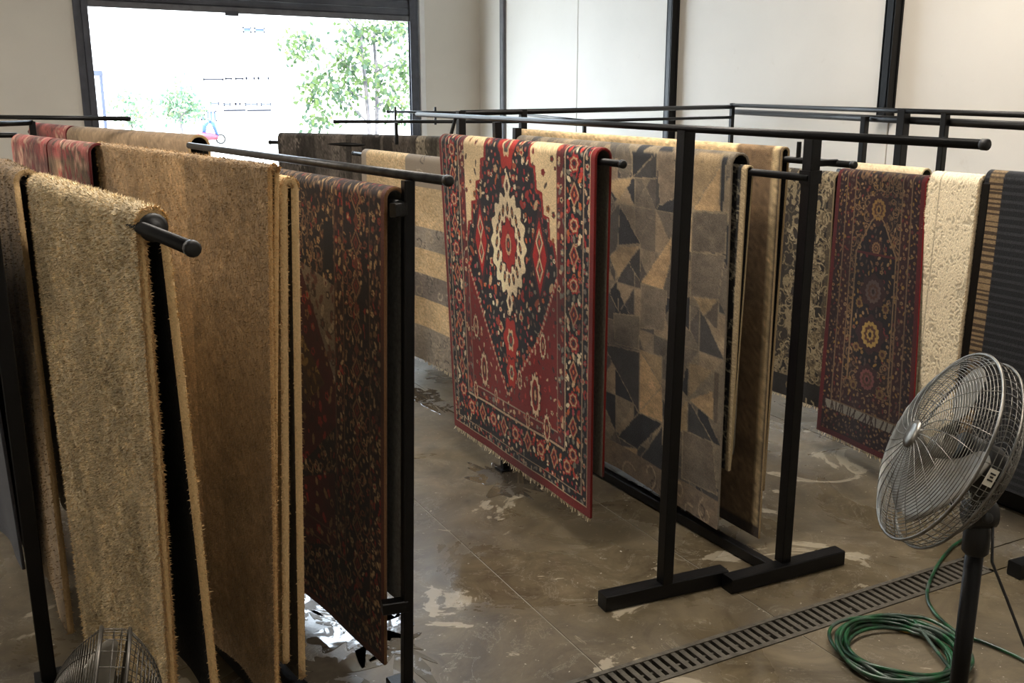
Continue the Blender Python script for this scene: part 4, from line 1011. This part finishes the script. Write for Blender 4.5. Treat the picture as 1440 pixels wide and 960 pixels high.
T0c, T1c = onx(1317, 241, XRK), onx(1386, 246, XRK); T0c[2] = T1c[2] = ZR + 0.03
W, L = size(T0c, T1c, 0.2)
rug('cream carved pile rug with scroll relief between runner and post', T0c, T1c, hem=0.2, flare=0.03, r=0.055, th=0.03, nu=150, nf=330, canvas=carved(W, L, (218, 205, 178)), pile=PILE_CARVED, edge=(214, 196, 164), amp=0.008, edge_tufts=3500, tlen=0.014, seed=35, relief=0.0018, backing=BACKING)
T0r = onx(1395, 238, 4.985); T1r = T0r + np.array([0, -0.85, 0])
W, L = size(T0r, T1r, 0.25)
rug('black ribbed rug with a woven straw coloured border strip', T0r, T1r, hem=0.22, flare=0.02, r=0.05, nu=130, nf=600, canvas=ribbed(W, L), pile=PILE_SHORT, edge=(20, 20, 22), amp=0.004, seed=36, backing=BACK_DARK)
T0w, T1w = onx(1197, 229, 5.27), onx(1304, 236, 5.27); T0w[2] = T1w[2]
rug('plain cream rug on the second rail behind the dark red runner', T0w, T1w, hem=0.3, r=0.05, nu=50, nf=50, canvas=flat(1, 1.6, (206, 186, 152)), edge=(214, 196, 160), amp=0.006, seed=37)
# dim blue grey rug behind the slim black post
D1 = gz(34, 800, 0.3); D1[2] = 2.0; D0 = D1 + np.array([-0.30, 1.75, 0])
rug('dim blue grey rug hanging behind the slim black post', D0, D1, hem=0.3, r=0.05, flare=-0.05, nu=60, nf=60, canvas=flat(1.8, 1.6, (48, 52, 62)), edge=(70, 72, 80), amp=0.015, seed=38, backing=BACK_DARK)

# ------------------------------------------------------------------ racks
def rod(p, q_, r, parent, name='rail', mat=STEEL, caps=True):
    mb = MB(); mb.tube([p, q_], r, 12); o = mb.build(name, mat, parent)
    if caps:
        mb = MB(); a = (V3(p) - V3(q_)); a /= np.linalg.norm(a)
        mb.lathe(p, a, [(-0.015, r * 1.0), (-0.014, r * 1.14), (0.006, r * 1.14), (0.010, r * 0.8), (0.010, 0)], 12); mb.build('end_cap', CAP, o)
    return o
def post(p, q_, w, parent, mat=STEEL, name='post'):
    mb = MB(); mb.bar(p, q_, w, w, up=(0, 1, 0), chamfer=0.004); return mb.build(name, mat, parent)
def foot(p, q_, parent, h=0.08, w=0.08, name='foot'):
    mb = MB(); p = V3(p); q_ = V3(q_); p[2] = q_[2] = h / 2; mb.bar(p, q_, w, h, chamfer=0.005); return mb.build(name, STEEL, parent)
def bracket(p, q_, parent, w=0.035, d=0.05, name='bracket'):
    mb = MB(); mb.bar(p, q_, w, d, chamfer=0.004); return mb.build(name, STEEL, parent)
# rack of the medallion rug
ra = empty('drying_rack', (2.75, 3.56, 0), 'tall black steel rack carrying the red medallion rug, long top rail', 'rack')
post((2.735, 3.557, 0.08), (2.735, 3.535, 2.235), 0.06, ra); post((2.83, 5.42, 0.0), (2.78, 5.42, 2.22), 0.045, ra)
foot((2.40, 3.60, 0), (3.09, 3.54, 0), ra)
rod((2.70, 2.03, 2.243), (2.76, 6.6, 2.243), 0.0155, ra, 'top_rail')
rod(onx(876, 233, 2.70) * np.array([1, 1, 0]) + np.array([0, 0, 2.065]), (2.70, 6.05, 2.065), 0.018, ra, 'hanging_rail')
bracket((2.70, 5.42, 2.065), (2.80, 5.42, 2.065), ra); bracket((2.70, 5.95, 2.065), (2.755, 5.95, 2.24), ra, 0.02, 0.02, 'hanger')
mb = MB(); mb.box((2.78, 5.37, 0), (2.90, 5.47, 0.012)); mb.build('base_plate', STEEL, ra)
# rack of the patchwork rug
rb = empty('drying_rack', (3.41, 3.46, 0), 'black steel rack with floor beam carrying the patchwork rug', 'rack')
post((3.405, 3.462, 0.08), (3.405, 3.462, 2.185), 0.06, rb)
foot((3.04, 3.455, 0), (3.765, 3.425, 0), rb)
mb = MB(); mb.bar((3.36, 3.50, 0.035), (3.28, 6.25, 0.035), 0.05, 0.06); mb.build('floor_beam', STEEL, rb)
post((3.33, 6.28, 0.0), (3.38, 6.28, 2.15), 0.05, rb)
rod((3.378, 3.44, 2.012), (3.378, 6.3, 2.012), 0.018, rb, 'hanging_rail', caps=False)
bracket((3.405, 3.462, 1.985), (3.405, 3.462, 2.045), rb, 0.075, 0.075, 'rail_clamp')
rod((3.57, 3.36, 2.07), (3.57, 6.5, 2.07), 0.016, rb, 'rear_rail')
bracket((3.405, 3.47, 2.075), (3.57, 3.47, 2.075), rb, 0.025, 0.03); bracket((3.37, 6.28, 2.07), (3.58, 6.28, 2.07), rb, 0.03, 0.04)
bracket((3.57, 3.72, 2.07), (3.57, 3.72, 2.16), rb, 0.02, 0.02, 'rail_pin')
# rack of the tan carpet and dark red rug
rl = empty('drying_rack', (1.33, 3.40, 0), 'grey topped steel rack with free rail end beside the dark red rug', 'rack')
post((1.318, 3.40, 0.0), (1.380, 3.40, 2.085), 0.042, rl)
rod((1.432, 3.16, 2.10), (1.085, 5.95, 2.10), 0.018, rl, 'top_rail', STEEL_GREY)
foot((1.315, 3.33, 0), (1.315, 3.50, 0), rl, 0.03, 0.10, 'base_plate')
Td1 = gz(555, 262, 2.065); Td0 = Td1 + dv * 0
tdn = (gz(395, 237, 2.065) - Td1); tdn /= np.linalg.norm(tdn)
rod(Td1 - tdn * 0.03 - np.array([0, 0, 0.065]), Td1 + tdn * 2.1 - np.array([0, 0, 0.065]), 0.018, rl, 'hanging_rail', caps=False)
bracket((1.375, 3.40, 1.985), (Td1[0] - 0.03, Td1[1] - 0.05, 1.985), rl, 0.03, 0.05)
bracket((1.33, 3.40, 0.40), (1.23, 3.42, 0.40), rl, 0.05, 0.05, 'lower_arm')
zt = 2.155; a, a2, b_ = gz(384, 231, zt), gz(141, 200, zt), gz(27, 188, zt); a[2] = a2[2] = b_[2] = 2.105
rod(a + (a2 - a) * 0.02, a2, 0.016, rl, 'carpet_rail', caps=False); rod(a2, b_, 0.016, rl, 'carpet_rail', caps=False)
mb = MB(); mb.bar((a[0] - 0.02, a[1] - 0.02, 0.045), (a2[0] - 0.02, a2[1], 0.045), 0.16, 0.09, chamfer=0.01); mb.build('floor_beam', STEEL, rl)  # added black bar, stands in for the shade under the carpet hem
mid = a2; post((mid[0] + 0.02, mid[1], 0), (mid[0] + 0.02, mid[1], 2.10), 0.05, rl); foot((mid[0] - 0.3, mid[1], 0), (mid[0] + 0.3, mid[1], 0), rl)
# rack of the shag rug
rs = empty('drying_rack', (0.02, 4.2, 0), 'slim black post rack whose rail sticks out past the tan shag rug', 'rack')
post((0.025, 4.20, 0.0), (0.02, 4.20, 2.16), 0.06, rs)
mb = MB(); mb.lathe((0.02, 4.20, 2.12), (0, 0, 1), [(0, 0.05), (0.02, 0.052), (0.05, 0.045), (0.07, 0.03), (0.078, 0.0)], 14); mb.build('post_cap', CAP, rs)
ea, eb = gz(268, 316, 2.05), gz(6, 225, 2.05); ea[2] = eb[2] = 1.985
rod(ea, eb, 0.021, rs, 'hanging_rail')
near = gz(211, 290, 2.05); near[2] = 1.985; ax = (ea - eb) / np.linalg.norm(ea - eb)
mb = MB(); mb.lathe(near + ax * 0.02, ax, [(-0.02, 0.0), (-0.02, 0.044), (0.0, 0.046), (0.006, 0.036), (0.006, 0.024), (0.012, 0.022), (0.012, 0)], 18); mb.build('stop_collar', CAP, rs)
tq = (4.20 - eb[1]) / (ea[1] - eb[1]); mpt = eb + (ea - eb) * tq
post((eb[0], eb[1] + 0.03, 0), (eb[0], eb[1] + 0.03, 2.0), 0.05, rs); mb = MB(); mb.box((-0.03, 4.14, 0), (0.10, 4.26, 0.012)); mb.build('base_plate', STEEL, rs)
rod(D1 + np.array([0.01, -0.08, -0.06]), D0 + np.array([0, 0.05, -0.06]), 0.018, rs, 'second_rail'); bracket((0.02, 4.20, 1.94), D1 + np.array([0.01, -0.05, -0.06]), rs, 0.03, 0.04)
# rack of the banded rug
T0 = gz(515, 209, 1.90); Tm = gz(632, 222, 1.90)
rc = empty('drying_rack', (3.3, 7.2, 0), 'slim black rack with a knobbed rail carrying the cream banded rug', 'rack')
p0 = gz(496, 208.5, 1.90); p0[2] = 1.845; p1 = along(T0, Tm, 1.1); p1[2] = 1.845
p0 = T0 + (T0 - Tm) / np.linalg.norm(T0 - Tm) * 0.28; p0[2] = 1.845
rod(p0, p1, 0.018, rc, 'hanging_rail'); post((p1[0] + 0.02, p1[1] + 0.03, 0), (p1[0] + 0.02, p1[1] + 0.03, 1.9), 0.05, rc); foot((p1[0] - 0.05, p1[1] + 0.03, 0), (p1[0] + 0.25, p1[1] + 0.03, 0), rc)
post((T0[0] + 0.12, T0[1], 0), (T0[0] + 0.12, T0[1], 1.86), 0.045, rc); foot((T0[0] - 0.1, T0[1], 0), (T0[0] + 0.3, T0[1], 0), rc); bracket((T0[0], T0[1], 1.845), (T0[0] + 0.12, T0[1], 1.845), rc)
# rack of the grey rugs
rd = empty('drying_rack', (A0[0], A0[1], 0), 'black rack with thin high rods carrying the three grey rugs', 'rack')
dz = np.array([0, 0, 0.10]); g0 = A0 + (A0 - A1) / np.linalg.norm(A0 - A1) * 0.14; g1 = A3 + (A3 - A2) * 1.0
rod(g0 - dz, A2 - dz, 0.02, rd, 'hanging_rail'); rod(A2 - dz, g1 - dz, 0.02, rd, 'hanging_rail', caps=False)
for t in (0.08, 0.95): c_ = g0 + (g1 - g0) * t; post((c_[0], c_[1], 0), (c_[0], c_[1], 1.93), 0.05, rd); foot((c_[0] - 0.1, c_[1] - 0.3, 0), (c_[0] + 0.1, c_[1] + 0.3, 0), rd)
h0, h1 = gz(470, 171, 2.12), gz(735, 171, 2.12); rod(h0, h1, 0.016, rd, 'high_rail')
c_ = gz(557, 172, 2.12); post((c_[0], c_[1], 1.92), (c_[0], c_[1], 2.12), 0.03, rd, STEEL, 'hanger'); 
i0, i1 = gz(545, 157, 2.19), gz(650, 158.5, 2.19); rod(i0, i1, 0.014, rd, 'upper_rod')
for px in (556, 612):
    c_ = gz(px, 157.3, 2.19); post((c_[0], c_[1], 2.06), (c_[0], c_[1], 2.24), 0.022, rd, STEEL, 'hanger')
# rack of the beige rug by the door guide
re_ = empty('drying_rack', (C2[0], C2[1], 0), 'black rack carrying the mottled beige rug beside the door guide', 'rack')
dz = np.array([0, 0, 0.10]); rod(C2 + (C2 - C1) / np.linalg.norm(C2 - C1) * 0.1 - dz, C0 + (C0 - C1) * 0.2 - dz, 0.02, re_, 'hanging_rail')
for t in (0.05, 0.97): c_ = C2 + (C0 - C2) * t; post((c_[0], c_[1], 0), (c_[0], c_[1], 2.0), 0.05, re_); foot((c_[0] - 0.3, c_[1], 0), (c_[0] + 0.3, c_[1], 0), re_)
rod(gz(-40, 164, 2.19), gz(182, 167, 2.19), 0.018, re_, 'cross_rail')
c_ = gz(45, 172.5, 2.15); rod(gz(-60, 176, 2.15), c_, 0.022, re_, 'side_rail'); post((c_[0], c_[1], 0), (c_[0], c_[1], 2.16), 0.05, re_)
rod(gz(-40, 190.5, 2.1), gz(24, 190, 2.1), 0.018, re_, 'low_rail')
# rack by the side wall
rg = empty('drying_rack', (5.0, 3.75, 0), 'black rack by the side wall carrying runner, cream rug and ribbed rug', 'rack')
rod((XRK + 0.01, 2.95, ZR - 0.07), (XRK + 0.02, 5.95, ZR - 0.07), 0.02, rg, 'hanging_rail', caps=False)
pp = onx(1385, 300, 4.95); post((4.93, pp[1], 0), (4.955, pp[1], ZR - 0.015), 0.05, rg)
post((5.03, 5.97, 0), (5.03, 5.97, ZR - 0.01), 0.055, rg); foot((4.7, 5.97, 0), (5.5, 5.97, 0), rg)
mb = MB(); mb.bar((5.22, 4.05, 0.085), (5.22, 2.4, 0.085), 0.12, 0.17, chamfer=0.02); mb.build('floor_beam', STEEL, rg)
foot((4.425, 2.885, 0), (5.6, 2.83, 0), rg)
rod((5.27, 4.15, T0w[2] - 0.07), (5.27, 5.1, T0w[2] - 0.07), 0.018, rg, 'second_rail')
bracket((5.27, 4.2, T0w[2] - 0.09), (5.05, pp[1] + 0.02, ZR - 0.10), rg, 0.025, 0.03)
# tall free rails between the racks and the side wall
rh = empty('rail_frame', (6.0, 5.5, 0), 'tall black frame of doubled rails in front of the side wall', 'rack')
f0, f1 = gz(1030, 148, 2.265), gz(1440, 161.5, 2.265); f1 = along(f0, f1, 0.6)
k0, k1 = gz(1030, 157, 2.20), gz(1440, 177, 2.20); k1 = along(k0, k1, 0.6)
rod(f0, f1, 0.018, rh, 'upper_rail', caps=False); rod(k0, k1, 0.026, rh, 'lower_rail', caps=False)
fd = (f1 - f0)
def on_frame(px):
    best = min(np.linspace(0, 1, 400), key=lambda t: abs(proj(f0 + fd * t)[0] - px)); return f0 + fd * best
def proj(p):
    p = V3(p) - O; cy, sy = math.cos(YAW), math.sin(YAW); c, s = math.cos(PITCH), math.sin(PITCH)
    X, Yh, Z = p[0] * cy - p[1] * sy, p[0] * sy + p[1] * cy, p[2]; Yc = Yh * c - Z * s; Zc = Yh * s + Z * c
    return 720 + F * X / Yc, 480 - F * Zc / Yc
for px, w, zt_ in ((1272, 0.066, 2.275), (1331, 0.045, 2.26), (1218, 0.048, 2.215)):
    c_ = on_frame(px); post((c_[0], c_[1], 0), (c_[0], c_[1], zt_), w, rh); foot((c_[0] - 0.08, c_[1], 0), (c_[0] + 0.3, c_[1], 0), rh, 0.06, 0.06)
post((f0[0], f0[1], 0), (f0[0], f0[1], 2.285), 0.04, rh)
m0, m1 = gz(648, 159, 2.25), f0.copy(); m1[2] = 2.25
rod(m0, m1, 0.020, rh, 'cross_rail', caps=False)
m0b = m0 + np.array([0, 0, -0.02]); 
post((m0[0], m0[1], 0), (m0[0], m0[1], 2.265), 0.055, rh)
c_ = m0 + (m1 - m0) * 0.18
best = min(np.linspace(0, 1, 400), key=lambda t: abs(proj(m0 + (m1 - m0) * t)[0] - 735)); c_ = m0 + (m1 - m0) * best
post((c_[0], c_[1], 0), (c_[0], c_[1], 2.27), 0.05, rh)
v0 = gz(822, 170, 2.15); v1 = m1.copy(); v1[2] = 2.15; rod(v0, v1, 0.014, rh, 'inner_rail', caps=False)
rod(gz(737, 161, 2.15), v0, 0.014, rh, 'inner_rail', caps=False); post((v0[0], v0[1], 0), (v0[0], v0[1], 2.15), 0.03, rh)

# ------------------------------------------------------------------ pedestal fans
cR = np.array([math.cos(YAW), -math.sin(YAW), 0]); cF = np.array([math.sin(YAW) * math.cos(PITCH), math.cos(YAW) * math.cos(PITCH), -math.sin(PITCH)]); cU = np.cross(cR, cF)
def fan(label, C, n, R, base_xy, ptop, depth_f=0.11, depth_r=0.13, rings=22, ribs=40, wire=0.0018, sticker=None, cord=None, metal=None):
    W_ = metal or CHROME
    n = n / np.linalg.norm(n); root = empty('pedestal_fan', (base_xy[0], base_xy[1], 0), label, 'fan')
    x = np.cross(n, [0, 0, 1.0]); x /= np.linalg.norm(x); y = np.cross(n, x)
    pt = lambda r, a, h: C + x * (r * math.cos(a)) + y * (r * math.sin(a)) + n * h
    hf = lambda r: 0.02 + depth_f * (1 - (r / R) ** 3.0); hr = lambda r: -0.045 - depth_r * (1 - (r / R) ** 2.6)
    def circle(mb, r, h, w, m=48, nn=5): mb.tube([pt(r, 2 * math.pi * i / m, h) for i in range(m)], w, nn, closed=True)
    mb = MB()
    for i in range(1, rings): r = R * (0.14 + 0.86 * i / rings); circle(mb, r, hf(r), wire)
    for j in range(ribs):
        a = 2 * math.pi * j / ribs; pts = [pt(r, a + 0.45 * (1 - r / R), hf(r) + 0.002) for r in np.linspace(0.13 * R, R, 8)]; mb.tube(pts, wire * 0.9, 4, cap=False)
    fg = mb.build('front_guard', W_, root)
    mb = MB(); mb.lathe(C + n * (hf(0) + 0.002), n, [(-0.006, 0.15 * R), (0.004, 0.145 * R), (0.010, 0.09 * R), (0.012, 0)], 24); mb.build('badge', W_, fg)
    mb = MB()
    for i in range(4, rings - 2, 2): r = R * (0.1 + 0.9 * i / rings); circle(mb, r, hr(r), wire)
    for h in (-0.012, -0.030): circle(mb, R * 1.0, h, wire)
    for j in range(ribs * 2):
        a = 2 * math.pi * j / (ribs * 2); pts = [pt(R, a, 0.02), pt(R * 1.003, a, -0.03)] + [pt(r, a, hr(r)) for r in np.linspace(R * 0.99, 0.34 * R, 7)]; mb.tube(pts, wire * 0.9, 4, cap=False)
    mb.build('rear_guard', W_, root)
    mb = MB(); circle(mb, R * 1.012, 0.018, 0.0055, 64, 8); circle(mb, R * 1.006, -0.048, 0.0045, 64, 8); rim = mb.build('rim_ring', W_, root)
    for j in range(3):
        a0 = 2 * math.pi * j / 3 + 0.5; P = []
        for r in np.linspace(0.16 * R, 0.88 * R, 9):
            wd = 0.35 + 0.45 * math.sin(math.pi * min(1, (r / R - 0.1) / 0.95)); row = []
            for t in np.linspace(-1, 1, 9): row.append(pt(r, a0 + wd * t + 0.25 * (r / R), 0.012 - 0.035 * t))
            P.append(row)
        P = np.array(P); Q = P - n * 0.003
        grid_mesh('blade', np.concatenate([P, Q[::-1], P[:1]]), None, ALU, root)
    mb = MB(); mb.lathe(C, n, [(0.03, 0), (0.03, 0.12 * R), (0.0, 0.17 * R), (-0.02, 0.17 * R)], 20); mb.build('hub', ALU, root)
    mb = MB(); mb.lathe(C - n * 0.05, -n, [(0, 0.0), (0, 0.26 * R), (0.11, 0.26 * R), (0.15, 0.20 * R), (0.155, 0)], 24); mot = mb.build('motor', CAP, root)
    ptop = V3(ptop); mt = C - n * 0.15
    mb = MB(); mb.bar(mt, ptop + np.array([0, 0, 0.05]), 0.06, 0.05, chamfer=0.012); mb.lathe(ptop + np.array([0, 0, 0.05]) - cR * 0.045, cR, [(0, 0), (0, 0.045), (0.02, 0.05), (0.07, 0.05), (0.09, 0.045), (0.09, 0)], 16); mb.lathe(ptop - np.array([0, 0, 0.09]), (0, 0, 1), [(0, 0.034), (0.01, 0.042), (0.08, 0.042), (0.10, 0.036), (0.13, 0.03)], 18); nk = mb.build('neck', CAP, root)
    mb = MB(); mb.lathe(ptop + np.array([0, 0, 0.045]) - cF * 0.045, -cF, [(0, 0.018), (0.014, 0.018), (0.018, 0.010), (0.018, 0)], 12); mb.build('tilt_knob', STEEL_GREY, nk)
    mb = MB(); mb.tube([(base_xy[0], base_xy[1], 0.03), ptop - np.array([0, 0, 0.02])], 0.029, 16); mb.build('pole', STEEL, root)
    mb = MB(); mb.lathe((base_xy[0], base_xy[1], 0.0), (0, 0, 1), [(0, 0.0), (0, 0.24), (0.02, 0.24), (0.03, 0.22), (0.05, 0.06), (0.10, 0.04), (0.10, 0)], 32); mb.build('base', CAP, root)
    if sticker is not None:
        s0, s1, up_, out = sticker; mb = MB(); c = V3(s0)
        mb.bar(c - V3(up_) * 0.026, c + V3(up_) * 0.026, 0.028, 0.003, up=out, chamfer=0.0008); st = mb.build('rating_label', plain('paper_label', (206, 200, 184), (218, 212, 198), rough=0.7), rim)
        mb = MB(); side = np.cross(V3(up_), V3(out))
        for dy_, l in ((0.012, 0.016), (0.002, 0.010), (-0.008, 0.016)):
            a_ = c + V3(up_) * dy_ + V3(out) * 0.0025; mb.bar(a_ - side * l / 2, a_ + side * l / 2, 0.005, 0.001, up=out, chamfer=0.0002)
        mb.build('label_print', CAP, rim)
    if cord is not None:
        mb = MB(); mb.tube(cord, 0.005, 6); mb.build('power_cord', CAP, root)
    return root
def at(px, py, d): return O + ray(px, py) * d
C1f = at(1324, 630, 3.12)
vw = C1f - O; vw /= np.linalg.norm(vw); n1 = cR * -0.90 + cU * 0.44; n1 = n1 - vw * (n1 @ vw); n1 = n1 / np.linalg.norm(n1) * 0.915 - vw * 0.40; pt_ = at(1375, 742, 3.24)
up_ = V3([0, 0, 1]); nh = n1 / np.linalg.norm(n1)
Rf = 0.315
sd_ = at(1388, 664, 3.0) - C1f; sd_ -= nh * (sd_ @ nh); sd_ /= np.linalg.norm(sd_)
sp_ = C1f + sd_ * (Rf * 1.03) - nh * 0.02
sup = np.cross(nh, sd_); 
cordp = [pt_ + cR * 0.03 + cU * 0.02 - cF * 0.04, at(1395, 790, 3.2), at(1415, 840, 3.15), at(1440, 905, 3.1), at(1475, 985, 3.05)]
cg = cordp[-1].copy(); cg[2] = 0.01; cordp += [np.array([cg[0], cg[1], 0.35]), np.array([cg[0] - 0.02, cg[1] - 0.05, 0.02]), np.array([cg[0] + 0.3, cg[1] - 0.3, 0.008])]
fan('large chrome pedestal fan tilted upward beside the coiled green hose', C1f, n1, Rf, (pt_[0], pt_[1]), pt_, sticker=(sp_, None, sup, sd_), cord=cordp, rings=32, ribs=26, depth_f=0.08, wire=0.0014)
n2 = cR * -0.93 + cU * 0.12 - cF * 0.35
C2f = at(138, 1008, 2.40); p2 = C2f - n2 * 0.14 + np.array([0, 0, -0.12])
fan('smaller grey pedestal fan in front of the tan shag rug', C2f, n2, 0.205, (p2[0], p2[1]), p2, depth_f=0.09, depth_r=0.10, rings=34, ribs=14, wire=0.0013, metal=plain('dark_guard_wire', (60, 58, 54), (92, 88, 82), rough=0.4, metal=0.8))

# ------------------------------------------------------------------ hose
def hosemat():
    m, nt, b = newmat('green_rubber_hose'); n = noise(nt, 7, 2)
    r = ramp(nt, n.outputs['Fac'], [(0.40, (14, 42, 28)), (0.5, (24, 78, 44)), (0.60, (66, 80, 72))]); nt.links.new(r.outputs[0], b.inputs['Base Color']); b.inputs['Roughness'].default_value = 0.32
    return m
HOSE = hosemat()
cc = gz(1264, 921); rx_ = np.linalg.norm(gz(1172, 925) - cc)
rng = np.random.default_rng(21); pts = []
turns = 10; m = 44
for i in range(turns * m):
    t = i / m; a = 2 * math.pi * t; layer = int(t) % 3
    rr = rx_ * (0.70 + 0.10 * ((int(t) * 7) % 4) / 1.0 + 0.045 * math.sin(a * 0.53 + int(t) * 1.7))
    f = t - int(t); r_a = rx_ * (0.68 + 0.30 * ((int(t) * 0.37) % 1)); r_b = rx_ * (0.68 + 0.30 * (((int(t) + 1) * 0.37) % 1)); rr = r_a + (r_b - r_a) * f + 0.012 * math.sin(a * 2 + t)
    ox, oy = 0.02 * math.sin(int(t) * 2.1), 0.02 * math.cos(int(t) * 1.3)
    pts.append((cc[0] + ox + rr * math.cos(a + 0.6), cc[1] + oy + rr * math.sin(a + 0.6), 0.011 + 0.0085 * (t / turns) * 6 * (0.6 + 0.4 * math.sin(a * 1.5 + t) ** 2)))
def smooth(P, n_=14):
    P = [V3(p) for p in P]; out = []
    for i in range(len(P) - 1):
        a, b, c, d = P[max(i - 1, 0)], P[i], P[i + 1], P[min(i + 2, len(P) - 1)]
        for t in np.linspace(0, 1, n_, endpoint=False): out.append(0.5 * ((2 * b) + (c - a) * t + (2 * a - 5 * b + 4 * c - d) * t * t + (3 * b - a - 3 * c + d) * t ** 3))
    return out + [P[-1]]
hz = lambda x, y: gz(x, y, 0.012)
tail = [pts[-1], hz(1385, 985), hz(1470, 950), hz(1440, 928), hz(1390, 905), hz(1345, 888), hz(1312, 858), hz(1304, 830), hz(1318, 795), hz(1338, 770), hz(1356, 757)]
ho = empty('garden_hose', (cc[0], cc[1], 0), 'green garden hose coiled on the wet floor beside the drain', 'hose')
mb = MB(); mb.tube(pts + smooth(tail)[1:], 0.0085, 7); mb.build('hose_tube', HOSE, ho)
e0 = V3(pts[0]); d0 = V3(pts[0]) - V3(pts[1]); mb = MB(); mb.lathe(e0, d0, [(-0.005, 0.0), (-0.005, 0.0115), (0.03, 0.0115), (0.032, 0.009), (0.05, 0.009), (0.05, 0)], 12); mb.build('hose_coupling', plain('brass_coupling', (150, 120, 60), (170, 140, 80), rough=0.35, metal=0.8), ho)
